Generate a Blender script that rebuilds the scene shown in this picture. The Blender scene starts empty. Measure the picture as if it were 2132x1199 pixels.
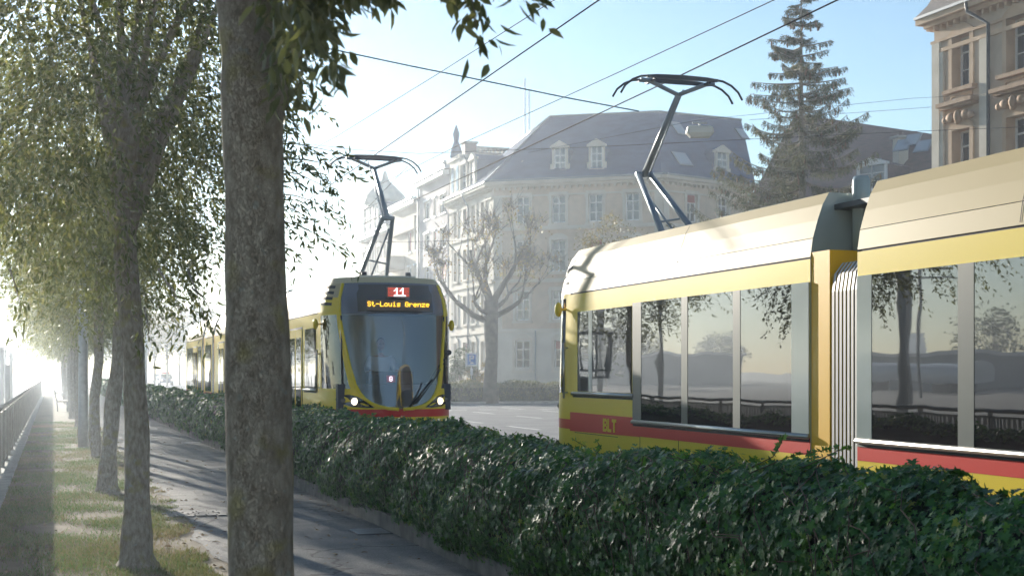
import bpy, math, random
import numpy as np
from mathutils import Vector, Matrix
R = math.radians
random.seed(7); rng = np.random.default_rng(7)
C = bpy.context.scene.collection
SC = bpy.context.scene

# ------------------------------------------------------------------ camera
F, CX, HY, H0 = 2980.0, 1066.0, 775.0, 1.70
TH = math.atan(956.0 / F)
cs, sn = math.cos(TH), math.sin(TH)
cd = bpy.data.cameras.new('camera'); cam = bpy.data.objects.new('camera', cd); C.objects.link(cam)
cd.sensor_width = 36; cd.lens = F / 2132 * 36; cd.shift_y = (HY - 599.5) / 2132
cd.clip_start = 0.05; cd.clip_end = 6000
cam.location = (0, 0, H0); cam.rotation_euler = (R(90), 0, -TH)
cd.dof.use_dof = True; cd.dof.focus_distance = 12.0; cd.dof.aperture_fstop = 6.3
SC.camera = cam

# ------------------------------------------------------------------ sky, sun, exposure
SUN_EL, SUN_AZ = R(11.0), R(-8.4)       # azimuth measured from +Y towards +X
w = bpy.data.worlds.new('World'); SC.world = w; w.use_nodes = True
nt = w.node_tree; nt.nodes.clear()
wo = nt.nodes.new('ShaderNodeOutputWorld'); bg = nt.nodes.new('ShaderNodeBackground'); sky = nt.nodes.new('ShaderNodeTexSky')
sky.sky_type = 'NISHITA'; sky.sun_disc = False; sky.sun_elevation = SUN_EL; sky.sun_rotation = SUN_AZ
sky.air_density = 1.0; sky.dust_density = 0.0; sky.ozone_density = 2.2
bg.inputs[1].default_value = 0.075
nt.links.new(sky.outputs[0], bg.inputs[0]); nt.links.new(bg.outputs[0], wo.inputs[0])
sd = bpy.data.lights.new('sun', 'SUN'); sun = bpy.data.objects.new('sun', sd); C.objects.link(sun)
sd.energy = 4.6; sd.angle = R(0.5); sd.color = (1.0, 0.92, 0.79)
sv = Vector((math.sin(SUN_AZ) * math.cos(SUN_EL), math.cos(SUN_AZ) * math.cos(SUN_EL), math.sin(SUN_EL)))
sun.rotation_euler = sv.to_track_quat('Z', 'Y').to_euler(); sun.location = sv * 100
SC.view_settings.view_transform = 'Standard'; SC.view_settings.look = 'None'
SC.view_settings.exposure = 1.28; SC.view_settings.gamma = 1.0
SC.cycles.volume_bounces = 1; SC.cycles.max_bounces = 7; SC.cycles.transparent_max_bounces = 12

# ------------------------------------------------------------------ picture <-> world helpers
def P(px, py, Z):
    xc = (px - CX) / F * Z
    return Vector((xc * cs + Z * sn, -xc * sn + Z * cs, H0 + (HY - py) / F * Z))
def ang(px): return TH + math.atan((px - CX) / F)
def PXp(px, py, X):
    Y = X / math.tan(ang(px)); Z = X * sn + Y * cs
    return Vector((X, Y, H0 + (HY - py) / F * Z))
def PG(px, py, z=0.0): return P(px, py, (H0 - z) * F / (py - HY))

# ------------------------------------------------------------------ materials
MATS = {}
def mat(name, col, rough=0.6, metal=0.0, col2=None, scale=4.0, detail=6.0, bump=0.0, bscale=None, stretch=(1, 1, 1), spec=0.5,
        coat=0.0, ior=1.45, lo=0.35, hi=0.65, emit=None, estr=0.0):
    if name in MATS: return MATS[name]
    m = bpy.data.materials.new(name); m.use_nodes = True; n = m.node_tree.nodes; l = m.node_tree.links
    b = n['Principled BSDF']; b.inputs['Base Color'].default_value = (*col, 1); b.inputs['Roughness'].default_value = rough
    b.inputs['Metallic'].default_value = metal; b.inputs['Specular IOR Level'].default_value = spec; b.inputs['IOR'].default_value = ior
    b.inputs['Coat Weight'].default_value = coat; b.inputs['Coat Roughness'].default_value = 0.05
    if emit: b.inputs['Emission Color'].default_value = (*emit, 1); b.inputs['Emission Strength'].default_value = estr
    if col2 or bump:
        tc = n.new('ShaderNodeTexCoord'); mp = n.new('ShaderNodeMapping'); mp.inputs['Scale'].default_value = stretch
        l.new(tc.outputs['Object'], mp.inputs[0])
    if col2:
        t = n.new('ShaderNodeTexNoise'); t.inputs['Scale'].default_value = scale; t.inputs['Detail'].default_value = detail
        l.new(mp.outputs[0], t.inputs['Vector'])
        r = n.new('ShaderNodeValToRGB'); r.color_ramp.elements[0].position = lo; r.color_ramp.elements[1].position = hi
        r.color_ramp.elements[0].color = (*col, 1); r.color_ramp.elements[1].color = (*col2, 1)
        l.new(t.outputs[0], r.inputs[0]); l.new(r.outputs[0], b.inputs['Base Color'])
    if bump:
        t2 = n.new('ShaderNodeTexNoise'); t2.inputs['Scale'].default_value = bscale or scale * 4; t2.inputs['Detail'].default_value = 8
        l.new(mp.outputs[0], t2.inputs['Vector'])
        bp = n.new('ShaderNodeBump'); bp.inputs['Strength'].default_value = bump; bp.inputs['Distance'].default_value = 0.02
        l.new(t2.outputs[0], bp.inputs['Height']); l.new(bp.outputs[0], b.inputs['Normal'])
    MATS[name] = m; return m

def leafmat(name, cols, rough=0.35, trans=0.45, spec=0.5, tcol=None):
    """cols: colours along the per-leaf 'var' attribute"""
    if name in MATS: return MATS[name]
    m = bpy.data.materials.new(name); m.use_nodes = True; n = m.node_tree.nodes; l = m.node_tree.links
    b = n['Principled BSDF']; out = n['Material Output']
    a = n.new('ShaderNodeAttribute'); a.attribute_name = 'var'
    r = n.new('ShaderNodeValToRGB'); e = r.color_ramp.elements
    e[0].position = 0; e[0].color = (*cols[0], 1); e[1].position = 1; e[1].color = (*cols[-1], 1)
    for i, c in enumerate(cols[1:-1]):
        q = e.new((i + 1) / (len(cols) - 1)); q.color = (*c, 1)
    l.new(a.outputs['Fac'], r.inputs[0]); l.new(r.outputs[0], b.inputs['Base Color'])
    b.inputs['Roughness'].default_value = rough; b.inputs['Specular IOR Level'].default_value = spec
    tr = n.new('ShaderNodeBsdfTranslucent'); mx = n.new('ShaderNodeMixShader'); mx.inputs[0].default_value = trans
    if tcol:
        mc = n.new('ShaderNodeMix'); mc.data_type = 'RGBA'; mc.blend_type = 'MULTIPLY'; mc.inputs[0].default_value = 1
        mc.inputs[7].default_value = (*tcol, 1); l.new(r.outputs[0], mc.inputs[6]); l.new(mc.outputs[2], tr.inputs[0])
    else: l.new(r.outputs[0], tr.inputs[0])
    l.new(b.outputs[0], mx.inputs[1]); l.new(tr.outputs[0], mx.inputs[2]); l.new(mx.outputs[0], out.inputs[0])
    MATS[name] = m; return m

def glassmat(name, tint, refl_ior=1.7, rough=0.01, wav=0.0):
    m = bpy.data.materials.new(name); m.use_nodes = True; n = m.node_tree.nodes; l = m.node_tree.links
    n.remove(n['Principled BSDF']); out = n['Material Output']
    tr = n.new('ShaderNodeBsdfTransparent'); tr.inputs[0].default_value = (*tint, 1)
    g = n.new('ShaderNodeBsdfGlossy'); g.inputs['Roughness'].default_value = rough
    f = n.new('ShaderNodeFresnel'); f.inputs[0].default_value = refl_ior
    mx = n.new('ShaderNodeMixShader'); l.new(f.outputs[0], mx.inputs[0]); l.new(tr.outputs[0], mx.inputs[1]); l.new(g.outputs[0], mx.inputs[2])
    l.new(mx.outputs[0], out.inputs[0])
    return m

def barkmat(name, c1, c2, lich=(0.30, 0.27, 0.07), lic=0.6):
    m = bpy.data.materials.new(name); m.use_nodes = True; n = m.node_tree.nodes; l = m.node_tree.links
    b = n['Principled BSDF']; b.inputs['Roughness'].default_value = 0.9; b.inputs['Specular IOR Level'].default_value = 0.2
    tc = n.new('ShaderNodeTexCoord'); mp = n.new('ShaderNodeMapping'); mp.inputs['Scale'].default_value = (1, 1, 0.45)
    l.new(tc.outputs['Object'], mp.inputs[0])
    ns = n.new('ShaderNodeTexNoise'); ns.inputs['Scale'].default_value = 30; ns.inputs['Detail'].default_value = 8; ns.inputs['Roughness'].default_value = 0.65
    l.new(mp.outputs[0], ns.inputs['Vector'])
    vo = n.new('ShaderNodeTexVoronoi'); vo.inputs['Scale'].default_value = 62; vo.feature = 'DISTANCE_TO_EDGE'
    wv = n.new('ShaderNodeVectorMath'); wv.operation = 'MULTIPLY_ADD'; wv.inputs[1].default_value = (.14, .14, .14)
    l.new(ns.outputs['Color'], wv.inputs[0]); l.new(mp.outputs[0], wv.inputs[2]); l.new(wv.outputs[0], vo.inputs['Vector'])
    r = n.new('ShaderNodeValToRGB'); r.color_ramp.elements[0].position = 0.3; r.color_ramp.elements[1].position = 0.7
    r.color_ramp.elements[0].color = (*c1, 1); r.color_ramp.elements[1].color = (*c2, 1); l.new(ns.outputs[0], r.inputs[0])
    n2 = n.new('ShaderNodeTexNoise'); n2.inputs['Scale'].default_value = 7; n2.inputs['Detail'].default_value = 5
    l.new(tc.outputs['Object'], n2.inputs['Vector'])
    r2 = n.new('ShaderNodeValToRGB'); r2.color_ramp.elements[0].position = 0.55; r2.color_ramp.elements[1].position = 0.68
    r2.color_ramp.elements[0].color = (0, 0, 0, 1); r2.color_ramp.elements[1].color = (lic, lic, lic, 1); l.new(n2.outputs[0], r2.inputs[0])
    mx = n.new('ShaderNodeMix'); mx.data_type = 'RGBA'; l.new(r2.outputs[0], mx.inputs[0]); l.new(r.outputs[0], mx.inputs[6]); mx.inputs[7].default_value = (*lich, 1)
    # pale crust spots
    n3 = n.new('ShaderNodeTexNoise'); n3.inputs['Scale'].default_value = 19; n3.inputs['Detail'].default_value = 2
    l.new(tc.outputs['Object'], n3.inputs['Vector'])
    r3 = n.new('ShaderNodeValToRGB'); r3.color_ramp.elements[0].position = 0.66; r3.color_ramp.elements[1].position = 0.71
    r3.color_ramp.elements[0].color = (0, 0, 0, 1); r3.color_ramp.elements[1].color = (.8, .8, .8, 1); l.new(n3.outputs[0], r3.inputs[0])
    mx2 = n.new('ShaderNodeMix'); mx2.data_type = 'RGBA'; l.new(r3.outputs[0], mx2.inputs[0]); l.new(mx.outputs[2], mx2.inputs[6]); mx2.inputs[7].default_value = (.36, .36, .30, 1)
    l.new(mx2.outputs[2], b.inputs['Base Color'])
    mm = n.new('ShaderNodeMath'); mm.operation = 'MINIMUM'; mm.inputs[1].default_value = 0.12; l.new(vo.outputs[0], mm.inputs[0])
    ma = n.new('ShaderNodeMath'); ma.operation = 'MULTIPLY_ADD'; ma.inputs[1].default_value = 2.2; l.new(mm.outputs[0], ma.inputs[0]); l.new(ns.outputs[0], ma.inputs[2])
    bp = n.new('ShaderNodeBump'); bp.inputs['Strength'].default_value = 1.0; bp.inputs['Distance'].default_value = 0.012
    l.new(ma.outputs[0], bp.inputs['Height']); l.new(bp.outputs[0], b.inputs['Normal'])
    MATS[name] = m; return m

# ------------------------------------------------------------------ mesh helpers
class MB:
    def __init__(s): s.v = []; s.f = []; s.m = []; s.mats = []; s.sm = []
    def mi(s, m):
        if m not in s.mats: s.mats.append(m)
        return s.mats.index(m)
    def add(s, vs, fs, m, smooth=False):
        o = len(s.v); s.v += [tuple(v) for v in vs]; k = s.mi(m)
        for f in fs: s.f.append(tuple(i + o for i in f)); s.m.append(k); s.sm.append(smooth)
    def box(s, c, size, m, M=None):
        x, y, z = size[0] / 2, size[1] / 2, size[2] / 2
        vs = [Vector((a * x, b * y, d * z)) for a in (-1, 1) for b in (-1, 1) for d in (-1, 1)]
        if M is not None: vs = [M @ v for v in vs]
        vs = [v + Vector(c) for v in vs]
        s.add(vs, [(0, 1, 3, 2), (4, 6, 7, 5), (0, 4, 5, 1), (2, 3, 7, 6), (0, 2, 6, 4), (1, 5, 7, 3)], m)
    def b2(s, p0, p1, m):
        s.box([(a + b) / 2 for a, b in zip(p0, p1)], [abs(b - a) for a, b in zip(p0, p1)], m)
    def fbox(s, O, u, n, a0, a1, z0, z1, d0, d1, m):
        """box in a facade frame: along u (a), outward n (d), up z"""
        vs = [O + u * a + n * d + Vector((0, 0, z)) for a in (a0, a1) for d in (d0, d1) for z in (z0, z1)]
        s.add(vs, [(0, 1, 3, 2), (4, 6, 7, 5), (0, 4, 5, 1), (2, 3, 7, 6), (0, 2, 6, 4), (1, 5, 7, 3)], m)
    def tube(s, pts, rad, m, n=8, smooth=True, cap=True):
        pts = [Vector(p) for p in pts]; N = len(pts)
        if not hasattr(rad, '__len__'): rad = [rad] * N
        vs = []; up = None
        for i, p in enumerate(pts):
            d = (pts[min(i + 1, N - 1)] - pts[max(i - 1, 0)])
            if d.length < 1e-9: d = Vector((0, 0, 1))
            d.normalize()
            if up is None: up = d.orthogonal().normalized()
            up = (up - d * up.dot(d))
            if up.length < 1e-6: up = d.orthogonal()
            up.normalize(); sd_ = d.cross(up)
            for k in range(n):
                a = 2 * math.pi * k / n
                vs.append(p + (up * math.cos(a) + sd_ * math.sin(a)) * rad[i])
        fs = [(i * n + k, i * n + (k + 1) % n, (i + 1) * n + (k + 1) % n, (i + 1) * n + k) for i in range(N - 1) for k in range(n)]
        if cap: fs += [tuple(range(n))[::-1], tuple((N - 1) * n + k for k in range(n))]
        s.add(vs, fs, m, smooth)
    def prism(s, poly, z0, z1, m):
        n = len(poly); vs = [(p[0], p[1], z0) for p in poly] + [(p[0], p[1], z1) for p in poly]
        s.add(vs, [tuple(range(n))[::-1], tuple(range(n, 2 * n))] + [(i, (i + 1) % n, n + (i + 1) % n, n + i) for i in range(n)], m)
    def grid(s, pts, m, smooth=True):
        """pts[i][j]"""
        a, b = len(pts), len(pts[0]); vs = [p for r_ in pts for p in r_]
        s.add(vs, [(i * b + j, i * b + j + 1, (i + 1) * b + j + 1, (i + 1) * b + j) for i in range(a - 1) for j in range(b - 1)], m, smooth)
    def ell(s, c, r, m, n=12):
        pts = [[Vector((c[0] + r[0] * math.sin(t) * math.cos(p), c[1] + r[1] * math.sin(t) * math.sin(p), c[2] + r[2] * math.cos(t)))
                for p in [2 * math.pi * j / n for j in range(n + 1)]] for t in [math.pi * i / 8 for i in range(9)]]
        s.grid(pts, m)
    def build(s, name, parent=None):
        me = bpy.data.meshes.new(name); me.from_pydata(s.v, [], s.f)
        for m in s.mats: me.materials.append(m)
        me.polygons.foreach_set('material_index', s.m); me.polygons.foreach_set('use_smooth', s.sm); me.update()
        o = bpy.data.objects.new(name, me); C.objects.link(o); o.parent = parent
        return o

def tag(o, label=None, cat=None, group=None, kind=None):
    if label: o['label'] = label
    if cat: o['category'] = cat
    if group: o['group'] = group
    if kind: o['kind'] = kind
    return o
def thing(name, label, cat, loc=(0, 0, 0), rz=0, group=None):
    o = bpy.data.objects.new(name, None); C.objects.link(o); o.location = loc; o.rotation_euler = (0, 0, rz)
    return tag(o, label, cat, group)
def dup(o, parent=None):
    c = o.copy(); C.objects.link(c); c.parent = parent
    for ch in [x for x in bpy.data.objects if x.parent == o and x != c]: dup(ch, c)
    return c
def inv(o):  # build children in world coordinates under a located root: bake the shift into the mesh
    return o

def norm(a): return a / np.maximum(np.linalg.norm(a, axis=-1, keepdims=True), 1e-9)
def leaves(name, pos, d, nr, L, W, T, TF, m, var=None, parent=None):
    """scatter a leaf template T (V,3: along, side, normal) at N places as one mesh"""
    N = len(pos); V = len(T); d = norm(d); sd_ = norm(np.cross(nr, d)); nn = np.cross(d, sd_)
    L = np.broadcast_to(np.asarray(L, float), (N,)); W = np.broadcast_to(np.asarray(W, float), (N,))
    co = (pos[:, None, :] + T[None, :, 0:1] * (d * L[:, None])[:, None, :] + T[None, :, 1:2] * (sd_ * W[:, None])[:, None, :]
          + T[None, :, 2:3] * (nn * L[:, None])[:, None, :]).reshape(-1, 3)
    lens = np.array([len(f) for f in TF]); flat = np.concatenate([np.array(f) for f in TF])
    loops = (np.arange(N)[:, None] * V + flat[None]).ravel(); tot = np.tile(lens, N); st = np.concatenate([[0], np.cumsum(tot)[:-1]])
    me = bpy.data.meshes.new(name); me.vertices.add(N * V); me.vertices.foreach_set('co', co.ravel())
    me.loops.add(len(loops)); me.loops.foreach_set('vertex_index', loops.astype(np.int32))
    me.polygons.add(len(tot)); me.polygons.foreach_set('loop_start', st.astype(np.int32))
    try: me.polygons.foreach_set('loop_total', tot.astype(np.int32))
    except Exception: pass
    me.update(calc_edges=True); me.validate()
    at = me.attributes.new('var', 'FLOAT', 'POINT')
    if var is None: var = rng.random(N)
    at.data.foreach_set('value', np.repeat(var, V).astype(np.float32))
    me.materials.append(m)
    o = bpy.data.objects.new(name, me); C.objects.link(o); o.parent = parent
    return o

# leaf templates
T_LANCE = np.array([(0, 0, 0), (.3, .5, .06), (.3, -.5, .06), (.3, 0, 0), (.65, .42, .03), (.65, -.42, .03), (.65, 0, -.03), (1, 0, -.1)], float)
F_LANCE = [(0, 3, 1), (0, 2, 3), (3, 6, 4, 1), (2, 5, 6, 3), (6, 7, 4), (5, 7, 6)]
T_QUAD = np.array([(0, 0, 0), (.4, .5, .03), (1, 0, -.04), (.4, -.5, .03)], float)
F_QUAD = [(0, 3, 2, 1)]
T_IVY = np.array([(0.12, 0, 0), (-.12, .16, .02), (-.08, .5, .05), (.22, .30, .0), (.42, .62, .06), (.55, .22, 0), (1.0, 0, -.06), (.55, -.22, 0),
                  (.42, -.62, .06), (.22, -.30, 0), (-.08, -.5, .05), (-.12, -.16, .02)], float)
F_IVY = [(0, i + 1, i) for i in range(1, 11)]

# ------------------------------------------------------------------ shared materials
M_asph = mat('path_asphalt', (.13, .13, .132), .85, col2=(.20, .195, .185), scale=2.2, bump=.6, bscale=120)
n_ = M_asph.node_tree.nodes; l_ = M_asph.node_tree.links; bs_ = n_['Principled BSDF']; tc_ = n_.new('ShaderNodeTexCoord'); ns_ = n_.new('ShaderNodeTexNoise'); ns_.inputs['Scale'].default_value = 1.7; ns_.inputs['Detail'].default_value = 6
vm_ = n_.new('ShaderNodeVectorMath'); vm_.operation = 'MULTIPLY_ADD'; vm_.inputs[1].default_value = (1.1, 1.1, 0); vo_ = n_.new('ShaderNodeTexVoronoi'); vo_.feature = 'DISTANCE_TO_EDGE'; vo_.inputs['Scale'].default_value = .42
l_.new(tc_.outputs['Object'], ns_.inputs['Vector']); l_.new(ns_.outputs['Color'], vm_.inputs[0]); l_.new(tc_.outputs['Object'], vm_.inputs[2]); l_.new(vm_.outputs[0], vo_.inputs['Vector'])
rp_ = n_.new('ShaderNodeValToRGB'); rp_.color_ramp.elements[0].position = .004; rp_.color_ramp.elements[1].position = .012; rp_.color_ramp.elements[0].color = (.35, .35, .35, 1); rp_.color_ramp.elements[1].color = (1, 1, 1, 1)
l_.new(vo_.outputs[0], rp_.inputs[0]); n3_ = n_.new('ShaderNodeTexNoise'); n3_.inputs['Scale'].default_value = 90; n3_.inputs['Detail'].default_value = 2; l_.new(tc_.outputs['Object'], n3_.inputs['Vector'])
r3_ = n_.new('ShaderNodeValToRGB'); r3_.color_ramp.elements[0].position = .3; r3_.color_ramp.elements[1].position = .7; r3_.color_ramp.elements[0].color = (.55, .55, .55, 1); r3_.color_ramp.elements[1].color = (1.4, 1.4, 1.4, 1); l_.new(n3_.outputs[0], r3_.inputs[0])
src_ = bs_.inputs['Base Color'].links[0].from_socket
for extra in (rp_, r3_):
    mq_ = n_.new('ShaderNodeMix'); mq_.data_type = 'RGBA'; mq_.blend_type = 'MULTIPLY'; mq_.inputs[0].default_value = 1; l_.new(src_, mq_.inputs[6]); l_.new(extra.outputs[0], mq_.inputs[7]); src_ = mq_.outputs[2]
l_.new(src_, bs_.inputs['Base Color'])
M_road = mat('road_asphalt', (.17, .17, .175), .7, col2=(.23, .23, .23), scale=.6, bump=.3, bscale=60)
M_soil = mat('strip_soil', (.11, .085, .05), .95, col2=(.19, .15, .09), scale=1.6, bump=.9, bscale=50)
M_ground = mat('far_ground', (.24, .22, .18), .95, col2=(.32, .29, .23), scale=.2)
M_ballast = mat('ballast', (.22, .21, .19), .95, col2=(.36, .34, .31), scale=14, bump=1, bscale=40)
M_conc = mat('concrete', (.28, .27, .25), .9, col2=(.40, .38, .35), scale=5, bump=.4, bscale=60)
M_paint = mat('road_paint', (.75, .75, .73), .7, col2=(.55, .55, .54), scale=6)
M_steel = mat('galvanised_steel', (.34, .36, .38), .45, .6, col2=(.44, .46, .48), scale=9)
M_dsteel = mat('dark_steel', (.045, .05, .06), .45, .4)
M_rubber = mat('black_rubber', (.015, .015, .016), .6)
M_bark = barkmat('bark', (.18, .15, .11), (.52, .46, .36))
M_barkd = barkmat('bark_far', (.18, .15, .12), (.38, .34, .28), lic=.2)
M_yel = mat('yellow_paint', (.82, .60, .02), .35, spec=.3, coat=.15, col2=(.80, .585, .02), scale=.7)
M_org = mat('orange_yellow_paint', (.82, .45, .01), .4, spec=.3, coat=.15)
M_red = mat('red_paint', (.66, .03, .022), .35, spec=.3, coat=.15)
M_sheen = mat('cream_paint', (.50, .405, .225), .5, spec=.15, col2=(.485, .39, .215), scale=.8)  # yellow fairing with the pale sky reflection put into its colour
M_seam = mat('seam', (.03, .025, .02), .7)
M_pillar = mat('grey_green_pillar', (.075, .095, .092), .35)
M_lgrey = mat('pale_grey_panel', (.33, .38, .37), .2, coat=.6)
M_chrome = mat('brushed_rail', (.50, .49, .46), .28, .9)
M_tglass = mat('tinted_window', (.018, .016, .018), .015, ior=2.5, spec=.5)
n_ = M_tglass.node_tree; tc_ = n_.nodes.new('ShaderNodeTexCoord'); nz_ = n_.nodes.new('ShaderNodeTexNoise'); nz_.inputs['Scale'].default_value = 1.3; nz_.inputs['Detail'].default_value = 1.5
bp_ = n_.nodes.new('ShaderNodeBump'); bp_.inputs['Strength'].default_value = .09; bp_.inputs['Distance'].default_value = .02
n_.links.new(tc_.outputs['Object'], nz_.inputs['Vector']); n_.links.new(nz_.outputs[0], bp_.inputs['Height']); n_.links.new(bp_.outputs[0], n_.nodes['Principled BSDF'].inputs['Normal'])
M_bellow = mat('bellows_grey', (.07, .07, .075), .5, col2=(.10, .10, .105), scale=8)
M_rib = mat('bellows_rib', (.55, .53, .50), .4)

# ------------------------------------------------------------------ ground
def sheet(name, x0, x1, y0, y1, z, m, nx=1, ny=1, kind='structure', wob=0):
    b = MB(); pts = [[Vector((x0 + (x1 - x0) * j / nx, y0 + (y1 - y0) * i / ny, z)) for j in range(nx + 1)] for i in range(ny + 1)]
    if wob:
        for i, r_ in enumerate(pts):
            r_[0].x += wob * (math.sin(i * .9) + math.sin(i * 2.3 + 1) * .6 + math.sin(i * 5.1) * .4) * .5
    b.grid(pts, m, False); o = b.build(name); o['kind'] = kind; return o
sheet('ground', -900, 900, -300, 1500, -.03, M_ground)
sheet('railway_yard', -80, -1.05, -60, 330, -.02, M_ballast)
sheet('verge', -1.0, 1.7, -10, 260, 0.0, M_soil)
sheet('path', 1.42, 3.46, -10, 260, .006, M_asph, 1, 520, wob=.13)
sheet('track_bed', 3.9, 10.2, -40, 330, -.01, M_ballast)
sheet('road', 10.2, 24.0, -60, 420, .004, M_road)
sheet('side_street', 24.0, 90, 52, 81, .0, M_road)
# paved footing of the railing
b = MB(); b.b2((-1.05, -10, -.02), (-.62, 260, .03), M_conc); b.build('railing_footing')['kind'] = 'structure'
# kerbs
b = MB(); b.b2((3.42, -6, -.02), (3.54, 200, .17), mat('dirty_kerb', (.10, .095, .08), .9, col2=(.20, .19, .165), scale=4, bump=.5, bscale=50)); o = b.build('hedge_kerb'); o['kind'] = 'structure'
b = MB(); b.b2((10.05, -60, -.02), (10.2, 330, .12), M_conc); b.b2((24.0, 83, -.02), (24.15, 330, .13), M_conc); b.b2((24.0, -60, -.02), (24.15, 50, .13), M_conc)
b.b2((24.15, 83, -.02), (70, 83.15, .13), M_conc); b.build('road_kerb')['kind'] = 'structure'
b = MB(); b.b2((24.15, 83.15, -.02), (80, 330, .10), M_conc); b.b2((24.15, -60, -.02), (31, 50, .10), M_conc); b.build('pavement')['kind'] = 'structure'
# markings
b = MB()
for i in range(60): b.b2((13.6, 4 + i * 6.0, .008), (13.75, 7 + i * 6.0, .010), M_paint)
for i in range(60): b.b2((17.1, 2 + i * 6.0, .008), (17.25, 5 + i * 6.0, .010), M_paint)
for i in range(60): b.b2((20.6, 3 + i * 6.0, .008), (20.75, 6 + i * 6.0, .010), M_paint)
for i in range(6): b.b2((14.2 + i * 1.4, 62.0, .008), (15.0 + i * 1.4, 62.4, .010), M_paint)
b.build('road_markings')['kind'] = 'structure'
b = MB(); p = PG(397, 922); b.b2((p.x - .22, p.y - .12, .011), (p.x + .22, p.y + .12, .013), M_paint); b.build('path_marking')['kind'] = 'structure'
# rails
b = MB()
for x in (5.15, 6.15, 7.28, 8.28): b.b2((x - .03, -40, -.01), (x + .03, 330, .05), M_steel)
b.build('tram_rails')['kind'] = 'structure'
# cobbled patch across the path edge and cast grate by the kerb
b = MB(); M_cob = mat('cobble', (.14, .135, .13), .8, col2=(.24, .23, .22), scale=6, bump=.5)
for i in range(9):
    for j in range(4):
        x = 1.30 + i * .12 + (j % 2) * .05; y = 17.2 + j * .16
        b.box((x + random.uniform(-.01, .01), y, .012 + random.uniform(0, .006)), (.105, .14, .02), M_cob, Matrix.Rotation(random.uniform(-.1, .1), 3, 'Z'))
b.build('cobble_strip')['kind'] = 'structure'
g = PG(770, 1108); b = MB(); b.b2((3.02, g.y - .25, .008), (3.40, g.y + .25, .014), M_dsteel)
for i in range(7): b.b2((3.04, g.y - .22 + i * .07, .014), (3.38, g.y - .19 + i * .07, .02), M_steel)
tag(b.build('drain_grate'), 'small slotted drain grate in the path beside the ivy kerb', 'drain grate')

# ------------------------------------------------------------------ grass and litter on the verge
gx = rng.uniform(-.62, 1.62, 190000); gy = 9.5 + 42 * rng.random(190000) ** 2.0
def fbm(x, y, s, seed=0):
    r2 = np.random.default_rng(seed); v = np.zeros_like(x)
    for k in range(7):
        a = r2.uniform(0, 6.28); f = s * r2.uniform(.5, 2.2); v += np.sin((x * np.cos(a) + y * np.sin(a)) * f + r2.uniform(0, 6.28))
    return v / 3.5
keep = (fbm(gx, gy, 4.2, 3) + rng.normal(0, .5, gx.size) > -.15) & ~((gx > 1.35 + .15 * fbm(gx, gy, 5, 9)))
gx, gy = gx[keep], gy[keep]; N = gx.size
M_grass = leafmat('grass_blade', [(.06, .12, .02), (.09, .15, .03), (.17, .16, .05), (.26, .19, .10)], .6, .4)
d = np.stack([rng.normal(0, .5, N), rng.normal(0, .5, N), np.ones(N)], 1); nr = np.stack([rng.normal(0, 1, N), rng.normal(0, 1, N), np.zeros(N)], 1)
vv = np.clip(.52 - .33 * fbm(gx, gy, 1.2, 5) + rng.normal(0, .2, N), 0, 1)
o = leaves('grass', np.stack([gx, gy, np.zeros(N)], 1), d, nr, rng.uniform(.02, .065, N), .006 + .003 * rng.random(N), T_QUAD, F_QUAD, M_grass, vv)
tag(o, 'patchy short grass on the strip between railing and path', 'grass', kind='stuff')
N = 2600; M_litter = leafmat('litter', [(.10, .065, .04), (.20, .13, .07), (.30, .22, .11)], .8, .15)
lx = rng.uniform(-.9, 3.4, N); ly = 9 + 30 * rng.random(N) ** 1.6; kk = (lx < 1.7) | (rng.random(N) < .25); lx, ly = lx[kk], ly[kk]; N = lx.size
o = leaves('leaf_litter', np.stack([lx, ly, np.full(N, .014)], 1), rng.normal(0, 1, (N, 3)) * [1, 1, .15], np.tile([0, 0, 1.], (N, 1)) + rng.normal(0, .35, (N, 3)),
           rng.uniform(.03, .08, N), rng.uniform(.015, .04, N), T_LANCE, F_LANCE, M_litter)
tag(o, 'dry brown leaves scattered over the grass and path edge', 'leaf litter', kind='stuff')

# ------------------------------------------------------------------ railing
rl = thing('metal_railing', 'pale metal railing of flat vertical bars running along the left verge', 'railing', (0, 0, 0))
M_rail = mat('pale_rail', (.40, .37, .32), .5, .3, col2=(.32, .30, .27), scale=5)
FX = -.84
b = MB(); b.tube([(FX, -5, 1.10), (FX, 150, 1.10)], .032, M_rail, 8); b.build('handrail', rl)
b = MB(); b.b2((FX - .012, -5, .12), (FX + .012, 150, .16), M_rail); b.b2((FX - .012, -5, .98), (FX + .012, 150, 1.02), M_rail); b.build('rail', rl)
b = MB()
for i in range(900): b.b2((FX - .006, 6 + i * .11, .16), (FX + .006, 6 + i * .11 + .072, .98), M_rail)
tag(b.build('infill_bars', rl), kind='stuff')
for i in range(60):
    b = MB(); y = 4 + i * 1.9; b.b2((FX - .03, y, .03), (FX + .03, y + .05, 1.08), M_rail); b.b2((FX - .07, y - .03, .03), (FX + .07, y + .08, .05), M_rail); b.build('post', rl)

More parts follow.
